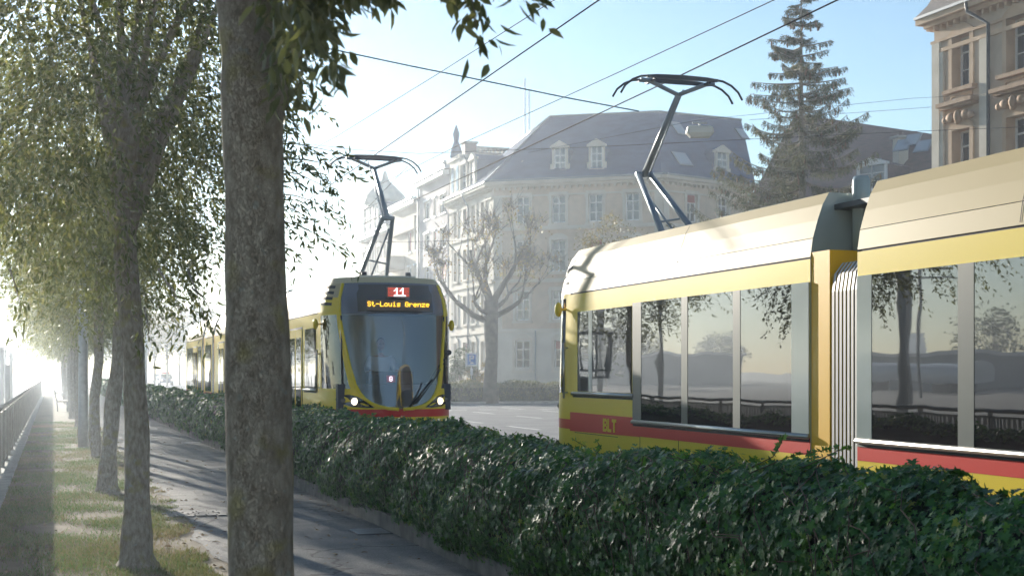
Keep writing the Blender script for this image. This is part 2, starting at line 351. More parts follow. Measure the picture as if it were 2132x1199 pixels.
# ------------------------------------------------------------------ avenue trees
M_leaf = leafmat('avenue_leaf', [(.07, .085, .04), (.10, .12, .06), (.14, .155, .08), (.20, .20, .11)], .38, .55, tcol=(1.5, 1.45, .7))
def crown_data(r, hz, cz, ntw, per, seed, zmin=2.35, leaf=.075, xs=1.0):
    g = np.random.default_rng(seed)
    # twigs: start near shell, hang outward/down
    u = norm(g.normal(0, 1, (ntw, 3))); rr = g.random(ntw) ** .38
    lump = 1 + .22 * np.sin(u[:, 0] * 5 + seed) * np.cos(u[:, 1] * 4 + 2) + .15 * np.sin(u[:, 2] * 7 + u[:, 0] * 3)
    p = u * rr[:, None] * lump[:, None] * np.array([r * xs, r, hz]) + np.array([0, 0, cz])
    d = norm(u * [1, 1, .25] + g.normal(0, .45, (ntw, 3)) + [0, 0, -.55])
    k = p[:, 2] > zmin + g.random(ntw) * .5; p, d = p[k], d[k]
    return p, d, g
def twig_leaves(p, d, per, g, tl=.38, leaf=.075, lw=.024):
    n = len(p); t = (np.arange(per) + .5) / per
    pos = p[:, None, :] + d[:, None, :] * (t * tl)[None, :, None] + np.array([0, 0, -1.]) * (t ** 2 * tl * .35)[None, :, None] + g.normal(0, .02, (n, per, 3))
    ld = d[:, None, :] * .8 + g.normal(0, .55, (n, per, 3)) + [0, 0, -.35]
    pos = pos.reshape(-1, 3); ld = ld.reshape(-1, 3); m = len(pos)
    return pos, ld, g.normal(0, 1, (m, 3)), leaf * g.uniform(.6, 1.25, m), lw * g.uniform(.75, 1.2, m), g.random(m)
def trunk_mesh(pts, rad, m, n=20, jit=.06, seed=0):
    g = random.Random(seed); b = MB(); P_ = [Vector(p) for p in pts]
    # resample
    out = []; rr = []
    for i in range(len(P_) - 1):
        for k in range(6): t = k / 6; out.append(P_[i].lerp(P_[i + 1], t)); rr.append(rad[i] * (1 - t) + rad[i + 1] * t)
    out.append(P_[-1]); rr.append(rad[-1]); b.tube(out, rr, m, n)
    ph = [g.uniform(0, 6.28) for _ in range(6)]
    for i, v in enumerate(b.v):
        ring = i // n; k = i % n; c = out[ring]; a = 2 * math.pi * k / n
        s = 1 + jit * (math.sin(a * 2 + ph[0] + ring * .3) + .6 * math.sin(a * 3 + ph[1] - ring * .5) + .5 * math.sin(a * 5 + ph[2] + ring * .9) + .8 * math.sin(ring * .7 + ph[3]))
        q = c + (Vector(v) - c) * s; b.v[i] = tuple(q)
    return b
def limbs(b, base, r, cz, hz, m, n, seed, z0=2.4, r0=.06):
    g = random.Random(seed)
    for i in range(n):
        a = g.uniform(0, 6.28); e = g.uniform(.2, 1.2)
        q = Vector((math.cos(a) * math.cos(e) * r * .8, math.sin(a) * math.cos(e) * r * .8, cz + math.sin(e) * hz * .7)); s = Vector(base) + Vector((0, 0, g.uniform(-.3, 1.2)))
        mid = s.lerp(q, .5) + Vector((g.uniform(-.2, .2), g.uniform(-.2, .2), .25)); b.tube([s, s.lerp(mid, .5) + Vector((0, 0, .06)), mid, q], [r0, r0 * .75, r0 * .5, .012], m, 6)

ytr = [12.9, 21.3, 29.8, 38.2, 46.6, 55.0, 63.4, 71.8, 80.2, 88.6, 97, 105.4, 113.8, 122.2]
words = ['second', 'third', 'fourth', 'fifth', 'sixth', 'seventh', 'eighth', 'ninth', 'tenth', 'eleventh', 'twelfth', 'thirteenth', 'fourteenth', 'last']
GA = 'avenue trees along the path'
# crown variants (shared mesh data)
def make_crown(seed, ntw, per, r=1.95, hz=2.3, cz=4.7, leaf=.078, T=T_LANCE, FF=F_LANCE, zmin=2.35):
    p, d, g = crown_data(r, hz, cz, ntw, per, seed, zmin); ps = twig_leaves(p, d, per, g, leaf=leaf, lw=leaf * .33)
    return leaves('crown', ps[0], ps[1], ps[2], ps[3], ps[4], T, FF, M_leaf, ps[5])
for i, y in enumerate(ytr):
    tx = {0: .70, 1: .74, 2: .84}.get(i, .72 + .06 * math.sin(i * 2.1))
    t = thing('avenue_tree', 'grey barked avenue tree, %s counted from the camera' % words[i] if i < 13 else 'farthest avenue tree at the hazy end of the row', 'tree', (tx, y, 0), 0, GA)
    rb = [.125, .105, .098, .1][min(i, 3)]
    if i == 0: pts = [(0, 0, -.05), (-.0, 0, .12), (.0, 0, .5), (-.0, 0, 1.2), (-.03, 0, 1.9), (-.10, 0, 2.7), (-.1, 0, 4.2)]; rad = [.23, .15, .108, .10, .098, .10, .05]
    elif i == 1: pts = [(0, 0, -.05), (0, 0, .1), (.02, 0, .5), (.07, 0, 1.2), (.17, 0, 1.9), (.20, 0, 2.7), (.15, 0, 4.2)]; rad = [.20, .14, .11, .115, .10, .10, .05]
    else:
        q = random.Random(i); pts = [(q.uniform(-.06, .06) * (k > 1), 0, z) for k, z in enumerate((-.05, .1, .5, 1.2, 1.9, 2.7, 4.2))]; rad = [.15, .12, .11, .10, .10, .09, .05]
    b = trunk_mesh(pts, rad, M_bark if i < 4 else M_barkd, 20 if i < 3 else 10, .05, i); limbs(b, (pts[5][0], 0, 2.7), 1.8, 4.7, 2.0, M_bark if i < 4 else M_barkd, 9, i); b.build('trunk', t)
    if i == 0: c = make_crown(11, 3300, 13, 1.72, leaf=.068)
    elif i == 1: c = make_crown(12, 2900, 11, 2.1)
    elif i == 2: c3 = c = make_crown(13, 2600, 10, 2.1, T=T_QUAD, FF=F_QUAD, leaf=.09)
    elif i == 5: c5 = c = make_crown(14, 1300, 10, 2.1, T=T_QUAD, FF=F_QUAD, leaf=.12)
    else:
        c = (c3 if i < 5 else c5).copy(); C.objects.link(c); c.rotation_euler[2] = i * 1.3
    c.parent = t
    if i < 2: c.location.x = (-.5, -.2)[i]

# sparse outer sprays of the second tree, seen right of the near trunk and below the crown
g = random.Random(19); second = [o for o in bpy.data.objects if o.name == 'avenue_tree'][0]; off = Vector(second.location); tw = []; b = MB()
def spray(a_, b_, Z, n):
    b = MB()
    q0, q1 = P(a_[0], a_[1], Z), P(b_[0], b_[1], Z - .2); b.tube([q0 - off, q0.lerp(q1, .5) + Vector((0, 0, .03)) - off, q1 - off], [.007, .005, .002], M_barkd, 4)
    for k in range(n):
        f = (k + .6) / n; dd = ((q1 - q0).normalized() + Vector((g.uniform(-.7, .7), g.uniform(-.7, .7), g.uniform(-.7, .3)))).normalized(); tw.append((q0.lerp(q1, f) - off, dd))
    b.build('outer_branch', second)
for a_, b_, n in (((540, 215), (620, 262), 5), ((540, 300), (705, 318), 12), ((550, 330), (725, 352), 14), ((560, 350), (690, 395), 11), ((540, 400), (690, 432), 12), ((560, 420), (665, 470), 9), ((560, 450), (715, 520), 9), ((540, 480), (620, 530), 7), ((540, 250), (600, 300), 6), ((540, 100), (610, 180), 8), ((550, 180), (600, 230), 6)):
    spray(a_, b_, 10.5, n)
for a_, b_, n in (((330, 560), (385, 672), 5), ((350, 590), (375, 640), 3), ((390, 560), (425, 665), 5), ((400, 600), (440, 650), 4), ((300, 640), (312, 712), 3), ((20, 560), (45, 650), 5)):
    spray(a_, b_, 9.0, n)
pa = np.array([q[0][:] for q in tw]); da = np.array([q[1][:] for q in tw]); pz = twig_leaves(pa, da, 8, np.random.default_rng(5), tl=.20, leaf=.066, lw=.017)
leaves('outer_leaves', pz[0], pz[1], pz[2], pz[3], pz[4], T_LANCE, F_LANCE, M_leaf, pz[5], second)

# the near tree: trunk fills the left third
T1 = P(540, 775, 4.5); t1 = thing('avenue_tree', 'nearest avenue tree, thick lichen spotted trunk, leaves hanging into the top of the view', 'tree', (0, 0, 0), 0, GA)
def at1(px, py): return P(px, py, 4.5)
kp = 4.5 / F
tr = [(545, 1199 + 700, 82), (546, 1500, 74), (544, 1199, 68), (541, 1000, 69), (539, 850, 69), (536, 700, 66), (532, 560, 63), (530, 400, 61), (526, 280, 62), (528, 190, 68), (521, 110, 60), (512, 0, 60), (505, -150, 66), (500, -400, 60), (495, -900, 45)]
b = trunk_mesh([at1(x, y) for x, y, r_ in tr], [r_ * kp for x, y, r_ in tr], M_bark, 40, .012, 4)
# pruning knob on the right side
kb = at1(584, 200); b.ell(kb, (.028, .03, .048), M_bark)
g = random.Random(5)
for i in range(16):
    a = g.uniform(0, 6.28); s = at1(505, -200 - g.uniform(0, 500)); q = s + Vector((math.cos(a) * g.uniform(.8, 1.7), math.sin(a) * g.uniform(.8, 1.7), g.uniform(-.1, 1.6)))
    b.tube([s, s.lerp(q, .5) + Vector((0, 0, .2)), q], [.045, .03, .012], M_bark, 6)
tw = []
def tcl(px0, px1, py0, py1, Z, n, dx=.4, dz=-.6):
    for k in range(n):
        q = P(g.uniform(px0, px1), g.uniform(py0, py1), Z + g.uniform(-.35, .35)); dd = Vector((g.uniform(-.3, .8) * dx * 2, g.uniform(-.4, .4), dz + g.uniform(-.3, .5))).normalized(); tw.append((q, dd))
tcl(560, 680, -260, -60, 4.1, 200); tcl(680, 745, -280, -120, 4.1, 60); tcl(610, 680, -40, 60, 4.1, 22, .2, -.9); tcl(565, 600, 0, 120, 4.4, 18, .1, -1); tcl(700, 750, -120, -60, 4.1, 10, .8, -.45)
for a_, b_ in (((905, -150), (912, -95)), ((950, -160), (965, -120)), ((965, -110), (972, -60)), ((968, -60), (978, -20)), ((975, -30), (982, 5)), ((1030, -160), (1040, -110)), ((1035, -110), (1060, -75)), ((1045, -90), (1070, -65))):
    q0, q1 = P(a_[0], a_[1], 4.0), P(b_[0], b_[1], 4.0); dd = (q1 - q0).normalized()
    for k in range(2): tw.append((q0.lerp(q1, k * .5), (dd + Vector((g.uniform(-.25, .25), g.uniform(-.3, .3), 0))).normalized()))
    b.tube([q0 + Vector((-.1, 0, .4)), q0, q1, q1 + dd * .08], [.006, .004, .003, .002], M_barkd, 5)
tr_o = b.build('trunk', t1)
gg = np.random.default_rng(3)
p = np.array([q[0][:] for q in tw]); d = np.array([q[1][:] for q in tw])
ps = twig_leaves(p, d, 9, gg, tl=.15, leaf=.062, lw=.019)
# rest of the crown overhead and to the left (off the top of the frame it still shades)
p2, d2, g2 = crown_data(2.0, 1.9, 5.2, 1000, 9, 21, 3.1); p2 = p2 + np.array([T1.x, T1.y, 0])
# keep only where it stays above the picture on the right of the trunk
Z2 = p2[:, 0] * sn + p2[:, 1] * cs; X2 = p2[:, 0] * cs - p2[:, 1] * sn; pxx = CX + F * X2 / np.maximum(Z2, .3); pyy = HY - F * (p2[:, 2] - H0) / np.maximum(Z2, .3)
k2 = ~((pxx > 430) & (pyy > -430)) & (Z2 > 1.2); p2, d2 = p2[k2], d2[k2]
ps2 = twig_leaves(p2, d2, 11, g2, leaf=.085, lw=.026)
A = [np.concatenate([u_, v_]) for u_, v_ in zip(ps, ps2)]
leaves('crown', A[0], A[1], A[2], A[3], A[4], T_LANCE, F_LANCE, M_leaf, A[5], t1)

# lamp post between the trees
lp = thing('lamp_post', 'plain pale grey steel post standing in the row of avenue trees', 'lamp post', (.66, 34.0, 0))
b = MB(); b.tube([(0, 0, 0), (0, 0, .4), (0, 0, 3.2), (0, 0, 8)], [.115, .112, .10, .06], M_steel, 16); b.build('pole', lp)
b = MB(); b.tube([(0, 0, 3.14), (0, 0, 3.2)], .112, M_steel, 16); b.build('collar', lp)
b = MB(); b.tube([(0, 0, 7.9), (.6, 0, 8.2), (1.2, 0, 8.25)], [.05, .04, .04], M_steel, 8); b.box((1.5, 0, 8.25), (.7, .25, .12), M_steel); b.build('lamp_head', lp)

# benches
def bench(x, y, lab):
    t = thing('park_bench', lab, 'bench', (x, y, 0), 0, 'benches on the verge'); Mw = mat('bench_wood', (.28, .24, .19), .7, col2=(.36, .32, .26), scale=9)
    b = MB(); [b.box((.1 + .12 * k, 0, .45), (.1, 1.7, .04), Mw) for k in range(4)]; b.build('seat', t)
    b = MB(); [b.box((-.02 - .03 * k, 0, .58 + .12 * k), (.03, 1.7, .1), Mw) for k in range(3)]; b.build('backrest', t)
    for s in (-.7, .7):
        b = MB(); b.tube([(.05, s, 0), (.02, s, .45), (-.1, s, .9)], .025, M_dsteel, 6); b.tube([(.45, s, 0), (.45, s, .43), (.02, s, .43)], .025, M_dsteel, 6); b.build('leg', t)
bench(.15, 66, 'weathered wooden bench facing the path beyond the grey post, nearer of two')
bench(.15, 92, 'weathered wooden bench on the verge, the farther of two')

# ------------------------------------------------------------------ ivy hedge along the tracks
M_ivy = leafmat('ivy_leaf', [(.026, .075, .022), (.045, .125, .030), (.07, .18, .038), (.13, .26, .04), (.27, .26, .08)], .42, .3, .3, tcol=(1.4, 1.5, .5))
hd = thing('ivy_hedge', 'long dark ivy hedge between the path and the tram tracks', 'hedge', (0, 0, 0))
HB = [(3.46, .13), (3.40, .26), (3.37, .42), (3.38, .60), (3.42, .76), (3.50, .90), (3.62, 1.01), (3.80, 1.09), (3.98, 1.12), (4.10, .95), (4.10, .1)]
def hprof(s, y):
    """s in 0..1 along the profile"""
    s = np.clip(s, 0, .9999) * (len(HB) - 1); i = s.astype(int); f = s - i; hb = np.array(HB); q = hb[i] * (1 - f)[:, None] + hb[i + 1] * f[:, None]
    hz = 1 + .03 * np.sin(y * .9 + 1) + .02 * np.sin(y * 2.3) + .015 * np.sin(y * 5.3 + 2) + .10 * np.clip((9 - y) / 5, 0, 1); bx = .03 * np.sin(y * 1.1 + 3 * q[:, 1]) + .022 * np.sin(y * 3.1 + q[:, 1] * 6)
    top = np.where(y > 46, 1.0, 1.0)
    return q[:, 0] - bx * np.where(q[:, 1] < .95, 1, .3) , q[:, 1] * hz * top
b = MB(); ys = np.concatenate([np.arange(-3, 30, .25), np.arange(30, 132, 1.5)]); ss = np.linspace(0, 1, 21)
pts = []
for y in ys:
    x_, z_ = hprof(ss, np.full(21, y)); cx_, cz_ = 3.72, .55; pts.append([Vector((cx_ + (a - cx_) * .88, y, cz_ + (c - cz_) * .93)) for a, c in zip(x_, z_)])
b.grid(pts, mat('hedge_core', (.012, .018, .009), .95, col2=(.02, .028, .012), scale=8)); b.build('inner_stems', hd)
def ivy(y0, y1, n, L, T, FF, seed, smax=.86):
    g = np.random.default_rng(seed); y = g.uniform(y0, y1, n); s = g.random(n) ** .95 * smax
    x, z = hprof(s, y); x2, z2 = hprof(s + .02, y); tx, tz = x2 - x, z2 - z; ln = np.hypot(tx, tz) + 1e-9; tx /= ln; tz /= ln
    nrm = np.stack([-tz, np.zeros(n), tx], 1)        # outward normal
    dep = g.normal(0, .022, n) + .02 * np.sin(y * 6 + z * 9)
    pos = np.stack([x, y, z], 1) + nrm * dep[:, None]
    dr = np.stack([-tx * 1, np.zeros(n) - .5, -tz * 1], 1) + g.normal(0, .38, (n, 3)) + [0, 0, -.45]
    nr = nrm + g.normal(0, .30, (n, 3))
    young = (np.sin(y * 2.2 + z * 9) + np.sin(y * 5.1 - z * 14 + 2) > 1.2) | (s > .55) & (g.random(n) < .35)
    var = np.clip(g.random(n) ** 1.3 * .55 + young * g.uniform(.1, .5, n), 0, 1)
    return pos, dr, nr, L * g.uniform(.55, 1.3, n) * np.where(young, .8, 1), var
parts = [ivy(-1.5, 9, 42000, .046, 0, 0, 1), ivy(9, 17, 28000, .047, 0, 0, 2)]
ys_ = [np.concatenate(z_) for z_ in zip(*parts)]
leaves('ivy_leaves', ys_[0], ys_[1], ys_[2], ys_[3], ys_[3] * .95, T_IVY, F_IVY, M_ivy, ys_[4], hd)
parts = [ivy(17, 32, 36000, .056, 0, 0, 3), ivy(32, 60, 20000, .09, 0, 0, 4), ivy(60, 132, 16000, .16, 0, 0, 5)]
ys_ = [np.concatenate(z_) for z_ in zip(*parts)]
leaves('ivy_leaves', ys_[0], ys_[1], ys_[2], ys_[3], ys_[3] * .8, T_QUAD, F_QUAD, M_ivy, ys_[4], hd)
# runners: diagonal woody stems on the face and free shoots on top
b = MB(); g = random.Random(8); M_stem = mat('ivy_stem', (.09, .06, .035), .8)
for i in range(70):
    y = g.uniform(3, 20); s0 = g.uniform(.62, .8); L_ = g.uniform(.8, 2.2); pl = []
    for k in range(9):
        f = k / 8; yy = np.array([y - f * L_]); x_, z_ = hprof(np.array([s0 - f * g.uniform(.35, .55)]), yy); pl.append((x_[0] - .028, yy[0], z_[0] + .012))
    b.tube(pl, .0035, M_stem, 4)
b.build('runner_stems', hd)
sh = []
def shoot(pts, n):
    b = MB()
    b.tube(pts, [.004, .003, .0025, .002][:len(pts)], M_stem, 4)
    for k in range(n):
        f = k / n * (len(pts) - 1); i = int(f); q = Vector(pts[i]).lerp(Vector(pts[i + 1]), f - i); sh.append((q, Vector((g.uniform(-1, 1), g.uniform(-1, 1), g.uniform(-.3, .8)))))
    b.build('free_shoot', hd)
b = MB()
shoot([P(1560, 975, 7.9), P(1610, 950, 7.8), P(1625, 925, 7.8), P(1632, 905, 7.8)], 11); shoot([P(1560, 985, 7.9), P(1650, 948, 7.7), P(1710, 938, 7.6), P(1745, 930, 7.5)], 14)
shoot([P(1640, 985, 7.7), P(1700, 960, 7.5), P(1750, 935, 7.4), P(1770, 930, 7.4)], 14); shoot([P(1500, 985, 8.2), P(1520, 972, 8.1), P(1540, 962, 8.1)], 8)
shoot([P(1790, 1000, 7.0), P(1830, 985, 6.9), P(1850, 975, 6.9)], 12); shoot([P(1220, 930, 11), P(1200, 918, 11), P(1190, 912, 11)], 6)
for i in range(26):
    px = g.uniform(640, 2100); yy = 3.85 / math.tan(ang(px)); q = Vector((g.uniform(3.6, 3.95), yy, 1.10)); shoot([q, q + Vector((g.uniform(-.06, .06), g.uniform(-.1, .1), .06)), q + Vector((g.uniform(-.12, .12), g.uniform(-.15, .15), g.uniform(.07, .13)))], 6)
sp = np.array([q[0][:] for q in sh]); sdv = np.array([q[1][:] for q in sh]); n = len(sp)
leaves('shoot_leaves', sp, sdv, rng.normal(0, 1, (n, 3)) + [0, -.6, .8], .045 * rng.uniform(.6, 1.2, n), .045 * rng.uniform(.6, 1.1, n), T_IVY, F_IVY, M_ivy, rng.uniform(.35, .95, n), hd)
exec_marker = 0

# ================================================================== TRAMS
def lerp_tab(tab, z):
    if z <= tab[0][0]: return tab[0][1]
    for (a, fa), (b_, fb) in zip(tab, tab[1:]):
        if z <= b_: return fa + (fb - fa) * (z - a) / (b_ - a)
    return tab[-1][1]
HW = 1.15; ND = 1.5; NE = 2.35
WZ = [(.30, 1.08), (.5, 1.15), (2.76, 1.15), (2.93, 1.125), (3.10, 1.075), (3.25, 1.02), (3.36, .955)]
OFF = [(.30, .10), (.5, .03), (1.1, 0), (2.0, .13), (2.75, .25), (2.95, .30), (3.1, .36), (3.25, .44), (3.36, .66)]
TUL = [(1.07, 0), (1.085, .2), (1.12, .36), (1.17, .48), (1.25, .58), (1.35, .655), (1.5, .72), (1.8, .79), (2.1, .84), (2.5, .90), (2.76, .92), (3.0, .90), (3.25, .83)]
def S(t, z, sg=1, out=0.0):
    w_ = lerp_tab(WZ, z); of = lerp_tab(OFF, z); a = math.pi * t / 2
    x = w_ * math.sin(a) ** (2 / NE); y = ND - (ND - of) * math.cos(a) ** (2 / NE) if t < 1 else ND
    v = Vector((sg * x, y, z))
    if out:
        nv = Vector((sg * x * .9, (y - ND) * .8 - .05 if t < .999 else 0, 0)).normalized(); v += nv * out
    return v
def TT(z, dx=0):
    if z < 1.07: return 0.0
    x = min(lerp_tab(TUL, z) + dx, lerp_tab(WZ, z) * .999); return (2 / math.pi) * math.asin((x / lerp_tab(WZ, z)) ** (NE / 2))

DOT = {'S': "01110 10001 10000 01110 00001 10001 01110", 't': "01000 01000 11100 01000 01000 01001 00110", '-': "00000 00000 00000 11111 00000 00000 00000",
       'L': "10000 10000 10000 10000 10000 10000 11111", 'o': "00000 00000 01110 10001 10001 10001 01110", 'u': "00000 00000 10001 10001 10001 10011 01101",
       'i': "00100 00000 01100 00100 00100 00100 01110", 's': "00000 00000 01111 10000 01110 00001 11110", 'G': "01110 10001 10000 10111 10001 10001 01110",
       'r': "00000 00000 10110 11001 10000 10000 10000", 'e': "00000 00000 01110 10001 11111 10000 01110", 'n': "00000 00000 10110 11001 10001 10001 10001",
       'z': "00000 00000 11111 00010 00100 01000 11111", '1': "00100 01100 10100 00100 00100 00100 11111", ' ': "00000 " * 7, '8': "01110 10001 10001 01110 10001 10001 01110"}
M_led = mat('amber_led', (.9, .5, .0), .5, emit=(1.0, .55, .03), estr=1.3)
M_ledw = mat('white_led', (.9, .9, .9), .5, emit=(.85, .92, 1.0), estr=1.2)
M_ledr = mat('red_led', (.8, .1, .05), .5, emit=(1.0, .10, .05), estr=.35)
M_ledback = mat('display_backing', (.10, .075, .07), .3)
M_blk = mat('gloss_black', (.02, .02, .022), .08, coat=1.0)
M_upper = mat('upper_front_glass', (.10, .115, .15), .06, coat=1.0)
M_lamp = mat('headlight_lens', (.9, .85, .7), .1, emit=(1.0, .86, .6), estr=1.2)
M_lens2 = mat('side_lens', (.10, .10, .11), .1, coat=1)
M_shield = glassmat('windscreen_glass', (.88, .92, .96), 2.6)
M_cab = mat('cab_grey', (.30, .43, .60), .7); M_cabd = mat('cab_dark', (.035, .045, .07), .6)  # blue of the sky reflected in the windscreen, put into the bulkhead colour
def dots(b, text, x0, z0, step, y, m, flip=1, adv=6):
    for i, ch in enumerate(text):
        for r_, row in enumerate(DOT[ch].split()):
            for c_, v in enumerate(row):
                if v == '1': b.box((x0 + flip * (i * adv + c_) * step, y, z0 - r_ * step), (step * .84, .006, step * .84), m)

def strip(b, prof, y0, y1, m, sg, smooth=False):
    for (xa, za), (xb, zb) in zip(prof, prof[1:]):
        b.add([(sg * xa, y0, za), (sg * xa, y1, za), (sg * xb, y1, zb), (sg * xb, y0, zb)], [(0, 1, 2, 3)], m, smooth)
def roof_prof(z0, z1): return [(lerp_tab(WZ, z), z) for z in sorted({z0, z1} | {q[0] for q in WZ if z0 < q[0] < z1} | {z0 + (z1 - z0) * k / 4 for k in range(5)})]

def module(root, y0, y1, items, name='car_section', cabw=None):
    """one tram section; items: ('w',ya,yb,z0,z1) pane, ('p',ya,yb,mat) pillar, ('d',ya,yb) door, ('s',ya,yb,z) sill rail"""
    b = MB()
    for sg in (-1, 1):
        strip(b, [(1.08, .30), (1.15, .5), (1.15, .94)], y0, y1, M_yel, sg); strip(b, [(1.152, .94), (1.152, 1.10)], y0, y1, M_red, sg)
        strip(b, [(1.15, 1.10), (1.15, 2.74)], y0, y1, M_yel, sg); strip(b, [(1.142, 2.735), (1.142, 2.765)], y0, y1, M_seam, sg)
        strip(b, roof_prof(2.76, 2.93), y0, y1, M_sheen, sg, True); strip(b, roof_prof(2.936, 3.36), y0, y1, M_sheen, sg, True)
        strip(b, [(.955, 3.36), (.90, 3.33), (0, 3.36)], y0, y1, M_sheen, sg)
        for yy in (y0, y1): b.add([(sg * x, yy, z) for x, z in [(0, .3), (1.08, .3), (1.15, .5), (1.15, 2.76)] + roof_prof(2.77, 3.36) + [(0, 3.36)]], [tuple(range(4 + len(roof_prof(2.77, 3.36)) + 1))], M_lgrey)
    b.build('body', root)
    for it in items:
        for sg in ((-1, 1)):
            if it[0] == 'w':
                q = MB(); q.b2((sg * 1.151, it[1], it[3]), (sg * 1.159, it[2], it[4]), M_tglass); q.build('window', root)
            elif it[0] == 'p':
                q = MB(); q.b2((sg * 1.152, it[1], it[4]), (sg * 1.163, it[2], it[5]), it[3]); q.build('window_pillar', root)
            elif it[0] == 's':
                q = MB(); q.tube([(sg * 1.165, it[1], it[3]), (sg * 1.165, it[2], it[3])], .026, M_chrome, 8)
                q.b2((sg * 1.15, it[1], it[3] - .05), (sg * 1.158, it[2], it[3] - .012), M_rubber); q.build('sill_rail', root)
            elif it[0] == 'd':
                ya, yb = it[1], it[2]; ym = (ya + yb) / 2
                q = MB(); q.b2((sg * 1.150, ya, .36), (sg * 1.157, yb, 2.56), M_rubber); dd = q.build('door', root)
                for a_, c_ in ((ya + .02, ym - .012), (ym + .012, yb - .02)):
                    e = MB(); e.b2((sg * 1.157, a_, .4), (sg * 1.163, c_, 2.52), M_yel); e.b2((sg * 1.163, a_ + .07, .55), (sg * 1.168, c_ - .07, 2.36), M_tglass); e.build('door_leaf', dd)
def band(ys, z0=1.13, z1=2.53, pm=None):
    """glazing band: ys = list of pane (start,end); pillars fill between"""
    it = []
    for a, c in ys: it.append(('w', a, c, z0, z1))
    for (a, c), (d_, e) in zip(ys, ys[1:]): it.append(('p', c, d_, pm or M_pillar, z0, z1))
    return it

def joint(root, y0, y1, frame):
    b = MB()
    for sg in (-1, 1): b.b2((sg * .90, y0 + .004, .32), (sg * 1.142, y0 + frame, 2.80), M_org)
    b.b2((-.90, y0 + .004, 2.70), (.90, y0 + frame, 2.797), M_org); b.b2((-.90, y0 + .02, .32), (.90, y0 + frame - .02, .6), M_org); b.build('end_frame', root)
    b = MB(); n = 7
    for k in range(n):
        ya = y0 + frame + .02 + (y1 - y0 - frame - .03) * k / n; yb = ya + (y1 - y0 - frame - .03) / n
        def ring(yy, s): return [Vector((x * s, yy, z)) for x, z in ((1.145, .35), (1.145, 2.42), (1.12, 2.58), (1.04, 2.68), (-1.04, 2.68), (-1.12, 2.58), (-1.145, 2.42), (-1.145, .35))]
        ym = (ya + yb) / 2; yg = ya + (yb - ya) * .36; r1, r2, r3, r4 = ring(ya, .985), ring(yg, .985), ring(yg + .002, 1.0), ring(yb, 1.0)
        for A_, B_ in ((r1, r2), (r2, r3), (r3, r4)):
            b.add(A_ + B_, [(i, (i + 1) % 8, 8 + (i + 1) % 8, 8 + i) for i in range(8)], M_bellow if A_ is not r3 else M_rib)
    b.build('bellows', root)
    b = MB(); b.b2((-.8, y0 - .1, 2.66), (.8, y1 + .1, 2.80), M_lgrey); b.tube([(-.9, y0 - .1, 3.16), (-.4, (y0 + y1) / 2, 3.1), (-.9, y1 + .1, 3.14)], .035, M_rubber, 8)
    b.tube([(-.85, y0 - .1, 2.98), (-.5, (y0 + y1) / 2, 2.9), (-.85, y1 + .1, 2.96)], .03, M_rubber, 8); b.tube([(-.7, y0 - .1, 3.06), (-.6, (y0 + y1) / 2, 2.98), (-.75, y1 + .1, 3.05)], .03, M_rubber, 8)
    b.b2((-.6, y0 - .05, 2.82), (.6, y0 + .3, 3.05), M_dsteel); b.b2((-.9, y0 - .1, 3.2), (.9, y1 + .1, 3.25), M_dsteel); b.build('roof_cables', root)
    for sg in (-1, 1):
        b = MB(); b.tube([(sg * .70, y0 + .14, 2.81), (sg * .70, y0 + .14, 3.46), (sg * .70, y0 + .14, 3.50)], [.085, .085, .07], M_lgrey, 14); b.build('roof_canister', root)

